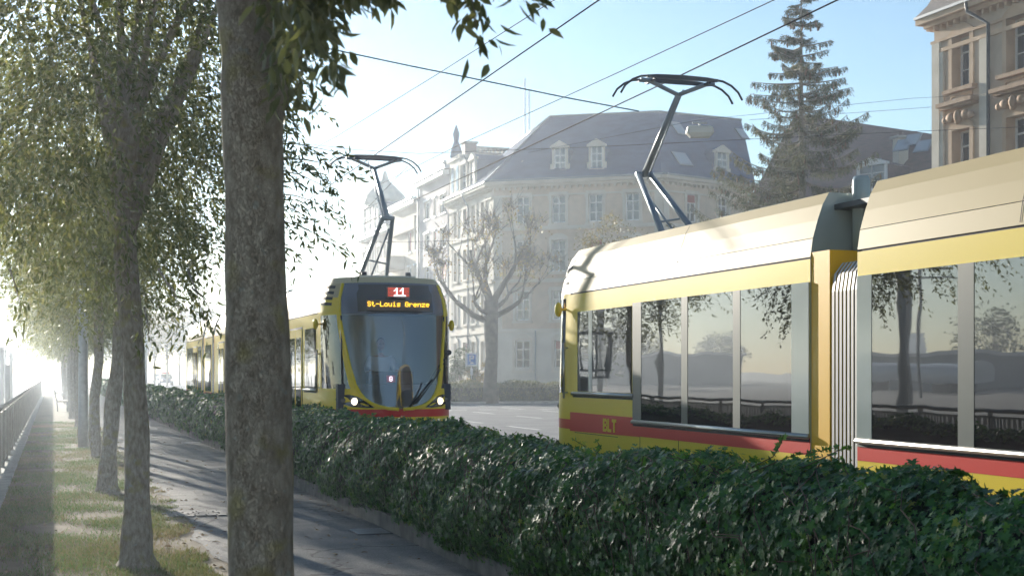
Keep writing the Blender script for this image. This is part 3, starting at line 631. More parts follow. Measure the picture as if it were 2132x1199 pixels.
def nose(root):
    b = MB(); zr = sorted(set([.30, .40, .5, .7, .94, 1.0, 1.07, 1.085, 1.10, 1.12, 1.145, 1.17, 1.21, 1.25, 1.30, 1.35, 1.42, 1.5, 1.65, 1.8, 1.95, 2.1, 2.3, 2.5, 2.7, 2.76, 2.85, 2.93, 3.0, 3.1, 3.18, 3.25, 3.30, 3.36]))
    NT = 22
    def row(z, sg):
        T0 = TT(z) if z <= 3.25 else 0; return [S(T0 + (1 - T0) * k / NT, z, sg) for k in range(NT + 1)]
    for sg in (-1, 1):
        for za, zb in zip(zr, zr[1:]):
            zm = (za + zb) / 2; ra, rb = row(za, sg), row(zb, sg)
            if za >= 3.25: rb = [S(k / NT, zb, sg) for k in range(NT + 1)]; ra = [S(k / NT, za, sg) for k in range(NT + 1)]
            if 1.42 < zm < 2.7:
                for k in range(NT):
                    m = M_tglass if 3 <= k < 19 else M_yel
                    b.add([ra[k], ra[k + 1], rb[k + 1], rb[k]], [(0, 1, 2, 3)], m, True)
            else:
                m = M_red if .94 < zm < 1.07 else (M_sheen if zm > 3.0 else M_yel)
                b.grid([ra, rb], m, True)
            # straight piece behind the nose is part of the first car section
    top = [S(k / NT, 3.36, 1) for k in range(NT + 1)]; tl = [S(k / NT, 3.36, -1) for k in range(NT + 1)]
    b.add(top + [Vector((0, ND, 3.37))] + tl[::-1], [tuple(range(len(top) * 2 + 1))], M_sheen)
    bot = [S(k / NT, .30, 1) for k in range(NT + 1)]; bl = [S(k / NT, .30, -1) for k in range(NT + 1)]; b.add(bot + bl[::-1], [tuple(range(len(bot) * 2))], M_seam)
    b.build('front_shell', root)
    # windscreen and the dark panel above it
    def patch(z0, z1, nz, dx0, m, name, out, zz=None):
        q = MB(); rows = []
        for i in range(nz + 1):
            z = z0 + (z1 - z0) * (i / nz) ** 1.6 if zz is None else z0 + (z1 - z0) * i / nz
            T0 = TT(z, dx0); rows.append([S(T0 * abs(k) / 14, z, -1 if k < 0 else 1, out) for k in range(-14, 15)])
        q.grid(rows, m, True); return q.build(name, root)
    ws = patch(1.075, 2.70, 24, -.012, M_shield, 'windscreen', .004)
    up = patch(2.705, 3.25, 8, -.012, M_upper, 'upper_front_panel', .006, 1)
    # dark display box in the panel
    q = MB(); rows = []
    for i in range(7):
        z = 2.74 + .48 * i / 6; xw = .66 - (.04 if i > 4 else 0); T0 = (2 / math.pi) * math.asin((xw / lerp_tab(WZ, z)) ** (NE / 2)); rows.append([S(T0 * abs(k) / 8, z, -1 if k < 0 else 1, .012) for k in range(-8, 9)])
    q.grid(rows, mat('display_box_glass', (.05, .045, .04), .1, coat=1.0), True); q.build('display_panel', root)
    # pale rim of the tulip shaped opening
    for sg in (-1, 1):
        q = MB(); zl = [1.072, 1.078, 1.085, 1.10, 1.12, 1.145, 1.17, 1.21, 1.25, 1.30, 1.35, 1.42, 1.5, 1.65, 1.8, 2.0, 2.2, 2.4, 2.6, 2.8, 3.0, 3.15, 3.24]
        q.tube([S(TT(z, .012), z, sg, .008) for z in zl], .030, M_yel, 6); q.build('screen_surround', root)
    # headlights
    for sg in (-1, 1):
        q = MB(); cx_, cz_ = .66, 1.20
        ol = [(.98, 1.30), (.82, 1.32), (.70, 1.29), (.60, 1.22), (.44, 1.10), (.56, 1.095), (.78, 1.11), (.92, 1.16), (1.0, 1.23)]
        def sx(x, z, o_): return S((2 / math.pi) * math.asin((min(x / lerp_tab(WZ, z), .999)) ** (NE / 2)), z, sg, o_)
        c0 = sx(.75, 1.20, .014); vs = [c0] + [sx(x, z, .012) for x, z in ol]; q.add(vs, [(0, i + 1, (i + 1) % len(ol) + 1) for i in range(len(ol))], M_blk)
        hl = q.build('headlight', root)
        for (x, z, r_, m) in ((.74, 1.205, .062, M_lamp), (.90, 1.225, .045, M_lens2)):
            c_ = sx(x, z, .02); q = MB(); q.ell(c_, (r_, .035, r_), m, 14); q.build('lamp_lens', hl)
    # louvres behind the upper corner
    for sg in (-1, 1):
        q = MB()
        for k in range(4):
            z = 2.86 + k * .10
            pts = [S(.70 + .26 * i / 6, z + .03 * (i / 6), sg, .006) for i in range(7)]; p2 = [S(.70 + .26 * i / 6, z + .05 + .03 * (i / 6), sg, .006) for i in range(7)]
            q.grid([pts, p2], M_seam, True)
        q.build('louvre', root)
        q = MB(); q.tube([S(.55, 1.45, sg, .01), S(.55, 2.68, sg, .01)], .016, M_rubber, 6); q.build('door_edge', root)
        q = MB(); c_ = S(.93, 2.55, sg, .10); q.ell(c_, (.05, .07, .10), M_yel, 10); q.tube([c_, S(.95, 2.55, sg)], .015, M_yel, 6); q.build('mirror_pod', root)
        q = MB(); a_ = S(.97, 1.35, sg, .05); q.tube([a_, a_ + Vector((0, 0, .75))], .016, M_chrome, 8); q.tube([a_ + Vector((0, 0, .08)), S(.97, 1.43, sg)], .01, M_chrome, 6); q.tube([a_ + Vector((0, 0, .68)), S(.97, 2.03, sg)], .01, M_chrome, 6); q.build('grab_handle', root)
    return ws

def pantograph(root, x, y, zt, lean, bend=1):
    """single arm pantograph with base on the roof at y, knee leaning towards lean (+/-1)"""
    pg = MB(); z0 = 3.38; K = Vector((x, y + lean * .72, z0 + 1.05)); Tp = Vector((x, y - lean * .40, zt - .22))
    M_arm = mat('pantograph_arm', (.20, .24, .28), .35, .3)
    for s in (-1, 1): pg.tube([(x + s * .26, y - lean * .6, z0), (x + s * .09, K.y, K.z)], [.044, .038], M_arm, 8)
    pg.tube([(x - .10, y - lean * .35, z0), (x + .02, K.y - .02, K.z - .2)], .018, M_arm, 6); pg.tube([(x + .19, y - lean * .1, z0 + .3), (x - .16, y - lean * .1, z0 + .36)], .015, M_arm, 6)
    pg.tube([(x - .12, K.y, K.z), (x + .12, K.y, K.z)], .04, M_arm, 8); o1 = pg.build('lower_arm', root)
    pg = MB(); pg.tube([K, Tp], [.048, .036], M_arm, 8); pg.tube([K + Vector((-.08, lean * .08, -.05)), Tp + Vector((-.14, lean * .14, .1))], .012, M_arm, 6); pg.build('upper_arm', root)
    hd_ = MB()
    for s in (-1, 1): hd_.tube([Tp, Tp + Vector((s * .40, 0, .16)), Tp + Vector((s * .52, 0, .175))], .030, M_arm, 6)
    for yo in (-.14, .14):
        pl = [(-.86, -.18), (-.80, -.08), (-.70, .0), (-.58, .05), (-.35, .075), (0, .085), (.35, .075), (.58, .05), (.70, .0), (.80, -.08), (.86, -.18)]
        hd_.tube([(x + a, Tp.y + yo, zt + c - .085) for a, c in pl], .015, M_dsteel, 6)
        hd_.b2((x - .5, Tp.y + yo - .02, zt - .05), (x + .5, Tp.y + yo + .02, zt - .012), M_dsteel)
    hd_.b2((x - .40, Tp.y - .15, zt - .075), (x - .36, Tp.y + .15, zt - .05), M_dsteel); hd_.b2((x + .36, Tp.y - .15, zt - .075), (x + .40, Tp.y + .15, zt - .05), M_dsteel)
    hd_.build('collector_head', root)
    bs = MB(); bs.b2((x - .5, y - .75, z0 - .04), (x + .5, y + .75, z0 + .03), M_lgrey)
    for s in (-.4, .4): bs.tube([(x + s, y - .6, z0 - .06), (x + s, y - .6, z0 + .1)], .05, M_dsteel, 8)
    bs.build('pantograph_base', root)

# --- tram in the right half (we see its near side, end at the left)
tram1 = thing('tram', 'yellow tram with red stripe and lettering passing on the right, cut by the frame edge', 'tram', (7.78, 19.6, 0), R(180), 'articulated trams')
cab = [('w', 1.80, 2.22, 1.45, 2.50), ('p', 2.22, 2.34, M_lgrey, 1.45, 2.50), ('w', 2.34, 3.66, 1.45, 2.50), ('s', 1.62, 3.70, 1.42)]
b1 = [(3.96, 5.10), (5.26, 6.36), (6.52, 7.58)]
module(tram1, ND, 7.91, cab + [('p', 3.70, 3.96, M_pillar, 1.13, 2.53)] + band(b1) + [('p', 7.58, 7.90, M_lgrey, 1.13, 2.53), ('s', 3.70, 7.90, 1.11)])
nose(tram1); joint(tram1, 7.91, 8.72, .33)
module(tram1, 8.72, 17.2, [('p', 8.73, 8.96, M_lgrey, 1.13, 2.53)] + band([(8.96, 10.18), (10.38, 12.1), (12.3, 14.0), (14.2, 16.3)]) + [('s', 8.73, 17.2, 1.11)])
joint(tram1, 17.2, 18.0, .33); module(tram1, 18.0, 25.0, band([(18.3, 20.2), (20.4, 22.4), (22.6, 24.6)]) + [('s', 18.0, 25.0, 1.11)])
# lettering on the red stripe (mirror for both sides), read from outside
def letters(root, y0, sg, z0, hgt):
    q = MB(); u = hgt / 7; M = M_yel; X = 1.154
    G = {'B': [(0, 0, 1.6, 7), (1.6, 0, 4, 1.5), (1.6, 2.75, 4, 4.25), (1.6, 5.5, 4, 7), (4, .7, 5, 3), (4, 4, 5, 6.3)], 'L': [(0, 0, 1.7, 7), (1.7, 0, 4.6, 1.6)], 'T': [(1.6, 0, 3.4, 7), (0, 5.4, 1.6, 7), (3.4, 5.4, 5, 7)]}
    for i, ch in enumerate('BLT'):
        for (a, c, d_, e) in G[ch]:
            ya = y0 + sg * 0 + (i * 5.6 + a) * u * 1.15; yb = y0 + (i * 5.6 + d_) * u * 1.15
            if sg < 0: ya, yb = 2 * y0 + 16.2 * u * 1.15 - ya, 2 * y0 + 16.2 * u * 1.15 - yb
            q.b2((sg * X, ya, z0 + c * u), (sg * (X + .004), yb, z0 + e * u), M)
    q.build('lettering', root)
for sg in (-1, 1):
    q = MB(); q.add([(sg * 1.1535, ND, .915), (sg * 1.1535, 3.9, .935), (sg * 1.1535, 3.9, 1.085), (sg * 1.1535, 3.7, 1.16), (sg * 1.1535, ND, 1.17)], [(0, 1, 2, 3, 4)], M_red); q.build('stripe_panel', tram1)
    letters(tram1, 2.72, sg, .955, .165)
pantograph(tram1, 0.0, 2.05, 5.54, -1)
# thin panel seams and roof strip on the first section
b = MB()
for sg in (-1, 1):
    for yy in (3.9, 5.0): b.b2((sg * 1.150, yy, .5), (sg * 1.1535, yy + .006, .94), M_seam)
    b.b2((sg * 1.150, 1.68, .9), (sg * 1.156, 3.2, .906), M_seam)
b.build('panel_seams', tram1)
for root_, ys_s in ((tram1, (4.9, 10.9, 13.4)),):
    for sg in (-1, 1):
        for yy in ys_s:
            b = MB(); strip(b, [(x + .003, z) for x, z in roof_prof(2.78, 3.34)], yy, yy + .012, M_seam, sg); b.build('fairing_seam', root_)
for sg in (-1, 1):
    b = MB(); b.b2((sg * .84, 5.6, 3.34), (sg * .90, 7.4, 3.375), M_lgrey); b.build('roof_strip', tram1)

# --- oncoming tram
tram2 = thing('tram', 'oncoming yellow tram with lit destination display and big curved windscreen', 'tram', (5.65, 23.8, 0), 0, 'articulated trams')
nose(tram2)
module(tram2, ND, 7.3, [('w', 1.75, 2.9, 1.40, 2.5), ('s', 1.7, 3.0, 1.38), ('d', 3.2, 4.7)] + band([(4.9, 5.9), (6.05, 7.15)]))
joint(tram2, 7.3, 8.1, .33)
module(tram2, 8.1, 14.0, band([(8.3, 10.0), (10.2, 11.7)]) + [('d', 12.0, 13.4)]); joint(tram2, 14.0, 14.7, .33)
module(tram2, 14.7, 18.6, [('w', 15.0, 15.9, 1.13, 2.53), ('d', 16.2, 17.6)]); joint(tram2, 18.6, 19.3, .33)
module(tram2, 19.3, 21.6, [('w', 19.6, 21.3, 1.13, 2.53)]); joint(tram2, 21.6, 22.3, .33)
module(tram2, 22.3, 28.0, [('w', 22.6, 23.6, 1.13, 2.53), ('d', 23.8, 25.2), ('w', 25.4, 27.6, 1.13, 2.53)])
pantograph(tram2, 0.0, 1.75, 5.68, -1)
# destination display
q = MB(); q.b2((-.56, .155, 2.76), (.56, .185, 2.94), M_ledback); q.b2((-.20, .17, 2.98), (.20, .22, 3.16), M_ledback)
for v_ in range(len(q.v)): q.v[v_] = (q.v[v_][0], q.v[v_][1] + .02, q.v[v_][2])
dp = q.build('destination_display', tram2)
q = MB(); st_ = .0122; dots(q, 'St-Louis Grenze', -.54, 2.905, st_, .170, M_led, 1, 6); q.build('display_text', dp)
q = MB()
for k in range(7):
    q.box((0, .186, 3.145 - k * .0225), (.37, .004, .009), M_ledr)
dots(q, '11', -.075, 3.14, .021, .177, M_ledw, 1, 5); q.build('route_number', dp)
# wiper
q = MB(); w0 = S(.60, 2.05, 1, .06); w1 = S(.10, 1.16, 1, .05)
q.tube([w0, w0.lerp(w1, .5) + Vector((0, -.03, .05)), w1], [.016, .012, .01], M_rubber, 6); q.tube([w0 + Vector((.03, 0, .03)), w0.lerp(w1, .5) + Vector((.06, -.03, .02)), w1 + Vector((.02, 0, 0))], .008, M_rubber, 6)
bl = w1 + Vector((.06, -.015, .10)); q.tube([w1 + Vector((-.10, .0, -.05)), w1 + Vector((.30, .01, .42))], .016, M_rubber, 6); q.ell(w0, (.05, .04, .05), M_dsteel, 8); q.build('wiper', tram2)
# cab interior
q = MB(); q.b2((-1.0, .45, 1.05), (1.0, 1.3, 1.50), M_cabd); q.b2((-.35, .95, 1.50), (.45, 1.2, 1.72), M_cabd); q.build('dashboard', tram2)
q = MB(); q.b2((-1.10, 2.4, .5), (1.10, 2.44, 2.9), M_cab); q.b2((-1.1, 1.0, .9), (1.1, 2.4, .95), M_cabd); q.b2((-1.0, .8, 2.72), (1.0, 2.4, 2.76), M_cab); q.build('cab_bulkhead', tram2)
q = MB(); q.b2((-.30, 1.75, 1.0), (.30, 2.0, 2.15), M_cabd); q.b2((-.28, 1.35, 1.35), (.28, 1.8, 1.45), M_cabd); q.build('driver_seat', tram2)
q = MB(); q.b2((-.16, .42, 1.53), (.0, .425, 1.65), mat('red_card', (.7, .03, .05), .5)); dots(q, '8', -.105, 1.625, .012, .415, M_ledw); q.build('cab_notice', tram2)

# ------------------------------------------------------------------ the driver
def skin_figure(name, verts, edges, rad, m, parent, sub=2, root=0):
    me = bpy.data.meshes.new(name); me.from_pydata([tuple(v) for v in verts], edges, []); o = bpy.data.objects.new(name, me); C.objects.link(o); o.parent = parent
    md = o.modifiers.new('skin', 'SKIN'); sv_ = me.skin_vertices[0].data
    for i, r_ in enumerate(rad): sv_[i].radius = (r_, r_) if not hasattr(r_, '__len__') else r_
    sv_[root].use_root = True
    s2 = o.modifiers.new('sub', 'SUBSURF'); s2.levels = sub; s2.render_levels = sub; me.materials.append(m); return o
M_skin = mat('skin', (.52, .32, .24), .5); M_shirt = mat('white_shirt', (.72, .74, .78), .8); M_hair = mat('brown_hair', (.06, .04, .03), .7); M_trou = mat('dark_trousers', (.03, .035, .05), .8)
dx, dy, dz = 5.65 - .02, 23.8 + 1.52, 0
dr = thing('person', 'tram driver in a white shirt seated behind the curved windscreen, hands at the controls', 'person', (dx, dy, dz))
V_ = [(0, 0, 1.50), (0, .02, 1.68), (0, .03, 1.86), (0, .0, 1.99), (0, -.01, 2.07),
      (-.19, .0, 1.94), (-.27, -.10, 1.74), (-.22, -.36, 1.70), (-.20, -.42, 1.70),
      (.19, .0, 1.94), (.27, -.10, 1.74), (.22, -.36, 1.70), (.20, -.42, 1.70),
      (-.10, -.05, 1.48), (-.13, -.40, 1.47), (-.13, -.44, 1.10), (.10, -.05, 1.48), (.13, -.40, 1.47), (.13, -.44, 1.10), (-.13, -.54, 1.06), (.13, -.54, 1.06)]
E_ = [(0, 1), (1, 2), (2, 3), (3, 4), (2, 5), (5, 6), (6, 7), (7, 8), (2, 9), (9, 10), (10, 11), (11, 12), (0, 13), (13, 14), (14, 15), (0, 16), (16, 17), (17, 18), (15, 19), (18, 20)]
rd = [(.17, .12), (.16, .11), (.17, .11), .058, .055, .07, .05, .036, .028, .07, .05, .036, .028, .09, .075, .055, .09, .075, .055, .04, .04]
skin_figure('body', V_, E_, rd, M_skin, dr)
V2 = [tuple(v) for v in V_[:4]] + [V_[5], V_[6], (-.235, -.28, 1.71)] + [V_[9], V_[10], (.235, -.28, 1.71)]
V2[3] = (0, .01, 1.95)
skin_figure('shirt', V2, [(0, 1), (1, 2), (2, 3), (2, 4), (4, 5), (5, 6), (2, 7), (7, 8), (8, 9)], [(.19, .14), (.18, .13), (.19, .13), .075, .085, .065, .05, .085, .065, .05], M_shirt, dr)
q = MB(); q.ell((0, -.01, 2.20), (.077, .098, .118), M_skin, 16); q.ell((0, -.115, 2.185), (.014, .018, .022), M_skin, 8)
for s in (-1, 1): q.ell((s * .08, 0, 2.19), (.012, .02, .03), M_skin, 8); q.ell((s * .03, -.100, 2.215), (.013, .008, .008), mat('eye', (.05, .04, .04), .2), 8)
q.b2((-.025, -.106, 2.135), (.025, -.098, 2.143), mat('lips', (.35, .13, .11), .5)); q.build('head', dr)
q = MB(); q.ell((0, .022, 2.235), (.083, .095, .098), M_hair, 16); q.build('hair', dr)
for s in (-1, 1):
    vs = [(s * .20, -.42, 1.70), (s * .20, -.49, 1.705)]; es = [(0, 1)]; rs = [.028, (.038, .018)]
    for k in range(4):
        fx = s * (.20 + (k - 1.5) * .019); ln = [.06, .07, .066, .052][k]; i0 = len(vs); vs += [(fx, -.50 - ln * .5, 1.705), (fx, -.50 - ln * .85, 1.685), (fx, -.50 - ln, 1.665)]; es += [(1, i0), (i0, i0 + 1), (i0 + 1, i0 + 2)]; rs += [.0095, .0085, .0075]
    i0 = len(vs); vs += [(s * .165, -.47, 1.70), (s * .15, -.50, 1.69)]; es += [(1, i0), (i0, i0 + 1)]; rs += [.011, .009]
    skin_figure('hand', vs, es, rs, M_skin, dr, 1)

# ================================================================== overhead wires
M_wire = mat('wire', (.02, .022, .025), .9); M_wireb = mat('span_wire', (.02, .07, .09), .9)
def wire(pts, r_, lab, m=M_wire, name='overhead_wire', grp='overhead tram wires'):
    b = MB(); pts = [Vector(p) for p in pts]; b.tube(pts, r_, m, 5); o = b.build(name); return tag(o, lab, 'wire', grp)
def xw(pxs, X): return [PXp(x, y, X) for x, y in pxs]
def extend(pts, a, b_):
    p = list(pts); p.insert(0, p[0] + (p[0] - p[1]).normalized() * a); p.append(p[-1] + (p[-1] - p[-2]).normalized() * b_); return p
wire([(7.72, -6, 5.60), (7.78, 17.2, 5.56), (7.70, 60, 5.6), (7.75, 160, 5.6)], .010, 'contact wire touching the big right pantograph and crossing the blue roof')
wire([(5.45, -6, 5.66), (5.62, 26.5, 5.68), (5.6, 60, 5.66), (5.6, 160, 5.66)], .009, 'contact wire running down to the pantograph of the oncoming tram')
wire(extend(xw([(1613, 0), (1286, 152), (954, 303), (760, 400), (600, 478)], 7.9), 8, 30), .007, 'upper wire above the big right pantograph, with a small clamp over the houses')
wire(extend(xw([(1155, 0), (925, 146), (700, 285), (600, 338)], 5.6), 8, 20), .006, 'upper left wire with a clamp beside the trunk, left of all others')
c1 = PXp(954, 303, 7.9); wire([c1, PXp(975, 340, 7.8)], .004, 'short dropper hanging from the clamp over the tiled gable', grp='droppers')
c1 = PXp(700, 285, 5.6); wire([c1, PXp(722, 318, 5.6)], .004, 'short dropper hanging above the left pantograph', grp='droppers')
wire([P(520, 70, 21.5), P(690, 103, 22), P(850, 137, 22.2), P(1000, 167, 22.5), P(1180, 204, 22.8), P(1330, 232, 23)], .011, 'bluish span wire slanting across the sky from leaves to blue roof', M_wireb)
wire([P(560, 290, 40), P(740, 312, 40), P(870, 320, 40), P(1240, 306, 41), P(1545, 291, 42), P(1900, 274, 44), P(2200, 262, 46)], .008, 'thin level span wire passing in front of the dormers')
wire([P(1560, 250, 60), P(1740, 238, 60), P(1945, 223, 58), P(2200, 205, 55)], .008, 'thin faint wire from the spruce to the ornate corner house')
wire([P(560, 512, 60), P(735, 506, 60), P(1000, 500, 62)], .010, 'low thin span wire above the oncoming tram behind the trunk')
wire([P(590, 560, 60), P(700, 500, 45), P(850, 345, 34)], .006, 'thin slanting feeder wire left of the pantograph of the oncoming tram')
# hanging street lamp
hl = thing('hanging_street_lamp', 'pale box shaped street lamp hanging on a wire before the blue roof', 'street lamp', P(1457, 272, 45))
M_lampb = mat('lamp_housing', (.50, .47, .40), .5); b = MB()
rows = []
for z, s in ((.13, .72), (.10, .92), (-.08, 1.0), (-.10, .97), (-.22, .70)):
    rows.append([Vector((x * s, y * s, z)) for x, y in ((-.43, -.16), (-.36, -.2), (.36, -.2), (.43, -.16), (.43, .16), (.36, .2), (-.36, .2), (-.43, .16), (-.43, -.16))])
b.grid(rows, M_lampb, False); b.add(rows[0][:-1], [tuple(range(8))], M_lampb); b.add(rows[-1][:-1], [tuple(range(8))], M_lampb); ho = b.build('housing', hl); ho.rotation_euler[2] = -TH
b = MB(); b.tube([(0, 0, .12), (0, 0, .26)], .03, M_steel, 6); b.tube([(-.22, .06, .24), (.22, -.06, .24)], .03, M_steel, 6); b.build('bracket', hl)
wire([P(1100, 318, 43), P(1457, 250, 45), P(1900, 205, 47), P(2200, 190, 48)], .006, 'hair thin wire carrying the hanging street lamp')

# ================================================================== buildings
M_glassb = mat('house_glass', (.05, .06, .075), .05, ior=1.9)
M_frame = mat('white_window_frame', (.70, .70, .68), .5)
M_stone = mat('pale_stone', (.52, .47, .39), .85, col2=(.60, .55, .47), scale=1.2, bump=.2, bscale=20)
M_brick = mat('buff_brick', (.50, .40, .30), .9, col2=(.58, .46, .35), scale=2.5, bump=.3, bscale=25)
M_rust = mat('rusticated_stone', (.52, .49, .43), .85, col2=(.60, .57, .50), scale=1.0)
M_slate = mat('blue_slate', (.018, .05, .125), .8, spec=.1, col2=(.03, .07, .16), scale=1.2, bump=.4, bscale=14, stretch=(1, 1, 3))
M_tile = mat('brown_tiles', (.12, .075, .07), .7, col2=(.17, .10, .09), scale=2, bump=.6, bscale=10, stretch=(1, 1, 4))
M_tiled = mat('grey_tiles', (.14, .12, .11), .7, col2=(.20, .17, .15), scale=2, bump=.5, bscale=10)
M_zinc = mat('zinc_gutter', (.22, .24, .26), .5, .5)
M_pink = mat('mauve_render', (.36, .32, .33), .9, col2=(.41, .37, .37), scale=.8)
M_beige = mat('beige_render', (.42, .35, .26), .9, col2=(.48, .40, .30), scale=.8)
M_blind = mat('red_blind', (.30, .07, .06), .7)
M_sand = mat('sandstone', (.46, .32, .21), .85, col2=(.56, .41, .28), scale=1.5, bump=.3, bscale=20)
M_sandw = mat('warm_render', (.44, .34, .25), .9, col2=(.54, .43, .33), scale=1.1)
M_bsp = mat('brown_stone', (.33, .21, .13), .8, col2=(.42, .28, .18), scale=3, bump=.4)
UP = Vector((0, 0, 1))
def facade(root, O, u, n, W, H, wins, mw, z0=0, depth=.22, th=.02, mlow=None, zlow=0, low_bands=False, arch_frames=True, sur=M_stone, sw=.17, name='wall', key=False):
    """wall with real openings; wins: (a_center, z_bottom, w, h, style)"""
    b = MB(); xs = sorted({0, W} | {a - w_ / 2 for a, z, w_, h, s in wins} | {a + w_ / 2 for a, z, w_, h, s in wins})
    zs = sorted({z0, H} | {z for a, z, w_, h, s in wins} | {z + h for a, z, w_, h, s in wins} | ({zlow} if mlow else set()))
    xs = [x for x in xs if 0 <= x <= W]; zs = [z for z in zs if z0 <= z <= H]
    pt = lambda a, z, d=0.: O + u * a + n * d + UP * z
    for xa, xb in zip(xs, xs[1:]):
        for za, zb in zip(zs, zs[1:]):
            xm, zm = (xa + xb) / 2, (za + zb) / 2
            if any(abs(xm - a) < w_ / 2 and z < zm < z + h for a, z, w_, h, s in wins): continue
            b.add([pt(xa, za), pt(xb, za), pt(xb, zb), pt(xa, zb)], [(0, 1, 2, 3)], mlow if mlow and zm < zlow else mw)
    for a, z, w_, h, s in wins:
        l_, r_ = a - w_ / 2, a + w_ / 2; q = [(l_, z), (r_, z), (r_, z + h), (l_, z + h)]
        for (c0, c1) in zip(q, q[1:] + q[:1]): b.add([pt(*c0), pt(*c1), pt(*c1, -depth), pt(*c0, -depth)], [(0, 1, 2, 3)], sur)
    if low_bands:
        zz = z0 + .3
        while zz < zlow - .2:
            # shallow rustication courses set proud between openings
            segs = [(0, W)]
            for a, z, w_, h, s in wins:
                if z - .1 < zz < z + h + .1: segs = [sg2 for s0, s1 in segs for sg2 in ((s0, min(s1, a - w_ / 2 - sw)), (max(s0, a + w_ / 2 + sw), s1)) if sg2[1] - sg2[0] > .05]
            for s0, s1 in segs: b.fbox(O, u, n, s0, s1, zz, zz + .30, .0, .035, mlow)
            zz += .36
    b.build(name, root)
    for a, z, w_, h, s in wins:
        f = MB(); l_, r_ = a - w_ / 2, a + w_ / 2; d0, d1 = -depth + .02, -depth + .09
        for (x0_, x1_, z0_, z1_) in ((l_, l_ + .07, z, z + h), (r_ - .07, r_, z, z + h), (l_ + .07, r_ - .07, z, z + .08), (l_ + .07, r_ - .07, z + h - .07, z + h)):
            f.fbox(O, u, n, x0_, x1_, z0_, z1_, d0, d1, M_frame)
        if w_ > .6: f.fbox(O, u, n, a - .04, a + .04, z + .08, z + h - .07, d0, d1 - .005, M_frame)
        f.fbox(O, u, n, l_ + .07, r_ - .07, z + h * .68, z + h * .68 + .06, d0, d1 - .01, M_frame)
        if h > 1.6:
            f.fbox(O, u, n, l_ + .07, r_ - .07, z + h * .34, z + h * .34 + .03, d0, d1 - .02, M_frame)
        if s in ('sur', 'arch', 'ped', 'orn'):
            f.fbox(O, u, n, l_ - sw, l_, z - .05, z + h + (0 if s == 'arch' or s == 'orn' else .0), -.01, .07, sur); f.fbox(O, u, n, r_, r_ + sw, z - .05, z + h, -.01, .07, sur)
            if s in ('arch', 'orn'):
                N_ = 10; ra = .28; ol = []
                for k in range(N_ + 1):
                    t = k / N_; xx = l_ - sw + (w_ + 2 * sw) * t; ol.append((xx, z + h + .02 + ra * (1 - (2 * t - 1) ** 2)))
                for (xa, za), (xb, zb) in zip(ol, ol[1:]):
                    vs = [pt(xa, z + h - .0, .0), pt(xb, z + h - .0, .0), pt(xb, zb + .12, .0), pt(xa, za + .12, .0), pt(xa, z + h, .08), pt(xb, z + h, .08), pt(xb, zb + .12, .08), pt(xa, za + .12, .08)]
                    f.add(vs, [(4, 5, 6, 7), (3, 7, 6, 2), (0, 1, 5, 4)], sur)
            else:
                f.fbox(O, u, n, l_ - sw, r_ + sw, z + h, z + h + .2, -.01, .075, sur); f.fbox(O, u, n, l_ - sw - .06, l_, z + h - .25, z + h + .05, .0, .085, sur); f.fbox(O, u, n, r_, r_ + sw + .06, z + h - .25, z + h + .05, .0, .085, sur)
            f.fbox(O, u, n, l_ - sw - .05, r_ + sw + .05, z - .17, z - .05, -.01, .14, sur)
            if s == 'ped': f.fbox(O, u, n, l_ - sw - .1, r_ + sw + .1, z + h + .35, z + h + .5, -.01, .16, sur)
        else:
            f.fbox(O, u, n, l_ - .05, r_ + .05, z - .08, z, -.01, .08, M_frame); f.fbox(O, u, n, l_ - .05, r_ + .05, z + h, z + h + .12, -.01, .10, M_frame)
        if s == 'blind': pass
        fo = f.build('window', root)
        g_ = MB(); rd_ = random.random()
        g_.add([pt(l_, z, -depth + .035), pt(r_, z, -depth + .035), pt(r_, z + h, -depth + .035), pt(l_, z + h, -depth + .035)], [(0, 1, 2, 3)], M_glassb); g_.build('pane', fo)
        if rd_ < .25:
            g_ = MB(); hb = h * random.choice((.3, .45, .9)); g_.fbox(O, u, n, l_ + .07, r_ - .07, z + h - hb, z + h - .05, -depth + .10, -depth + .12, M_blind); g_.build('roller_blind', fo)

def eave(b, O, u, n, a0, a1, z, m=M_stone):
    b.fbox(O, u, n, a0 - .1, a1 + .1, z - .95, z - .85, -.01, .10, m); b.fbox(O, u, n, a0 - .25, a1 + .25, z - .35, z - .2, -.01, .30, m); b.fbox(O, u, n, a0 - .45, a1 + .45, z - .2, z, -.01, .52, m); b.fbox(O, u, n, a0 - .45, a1 + .45, z, z + .1, .42, .60, M_zinc)
    k = a0 + .2
    while k < a1: b.fbox(O, u, n, k, k + .12, z - .5, z - .35, -.01, .22, m); k += .4

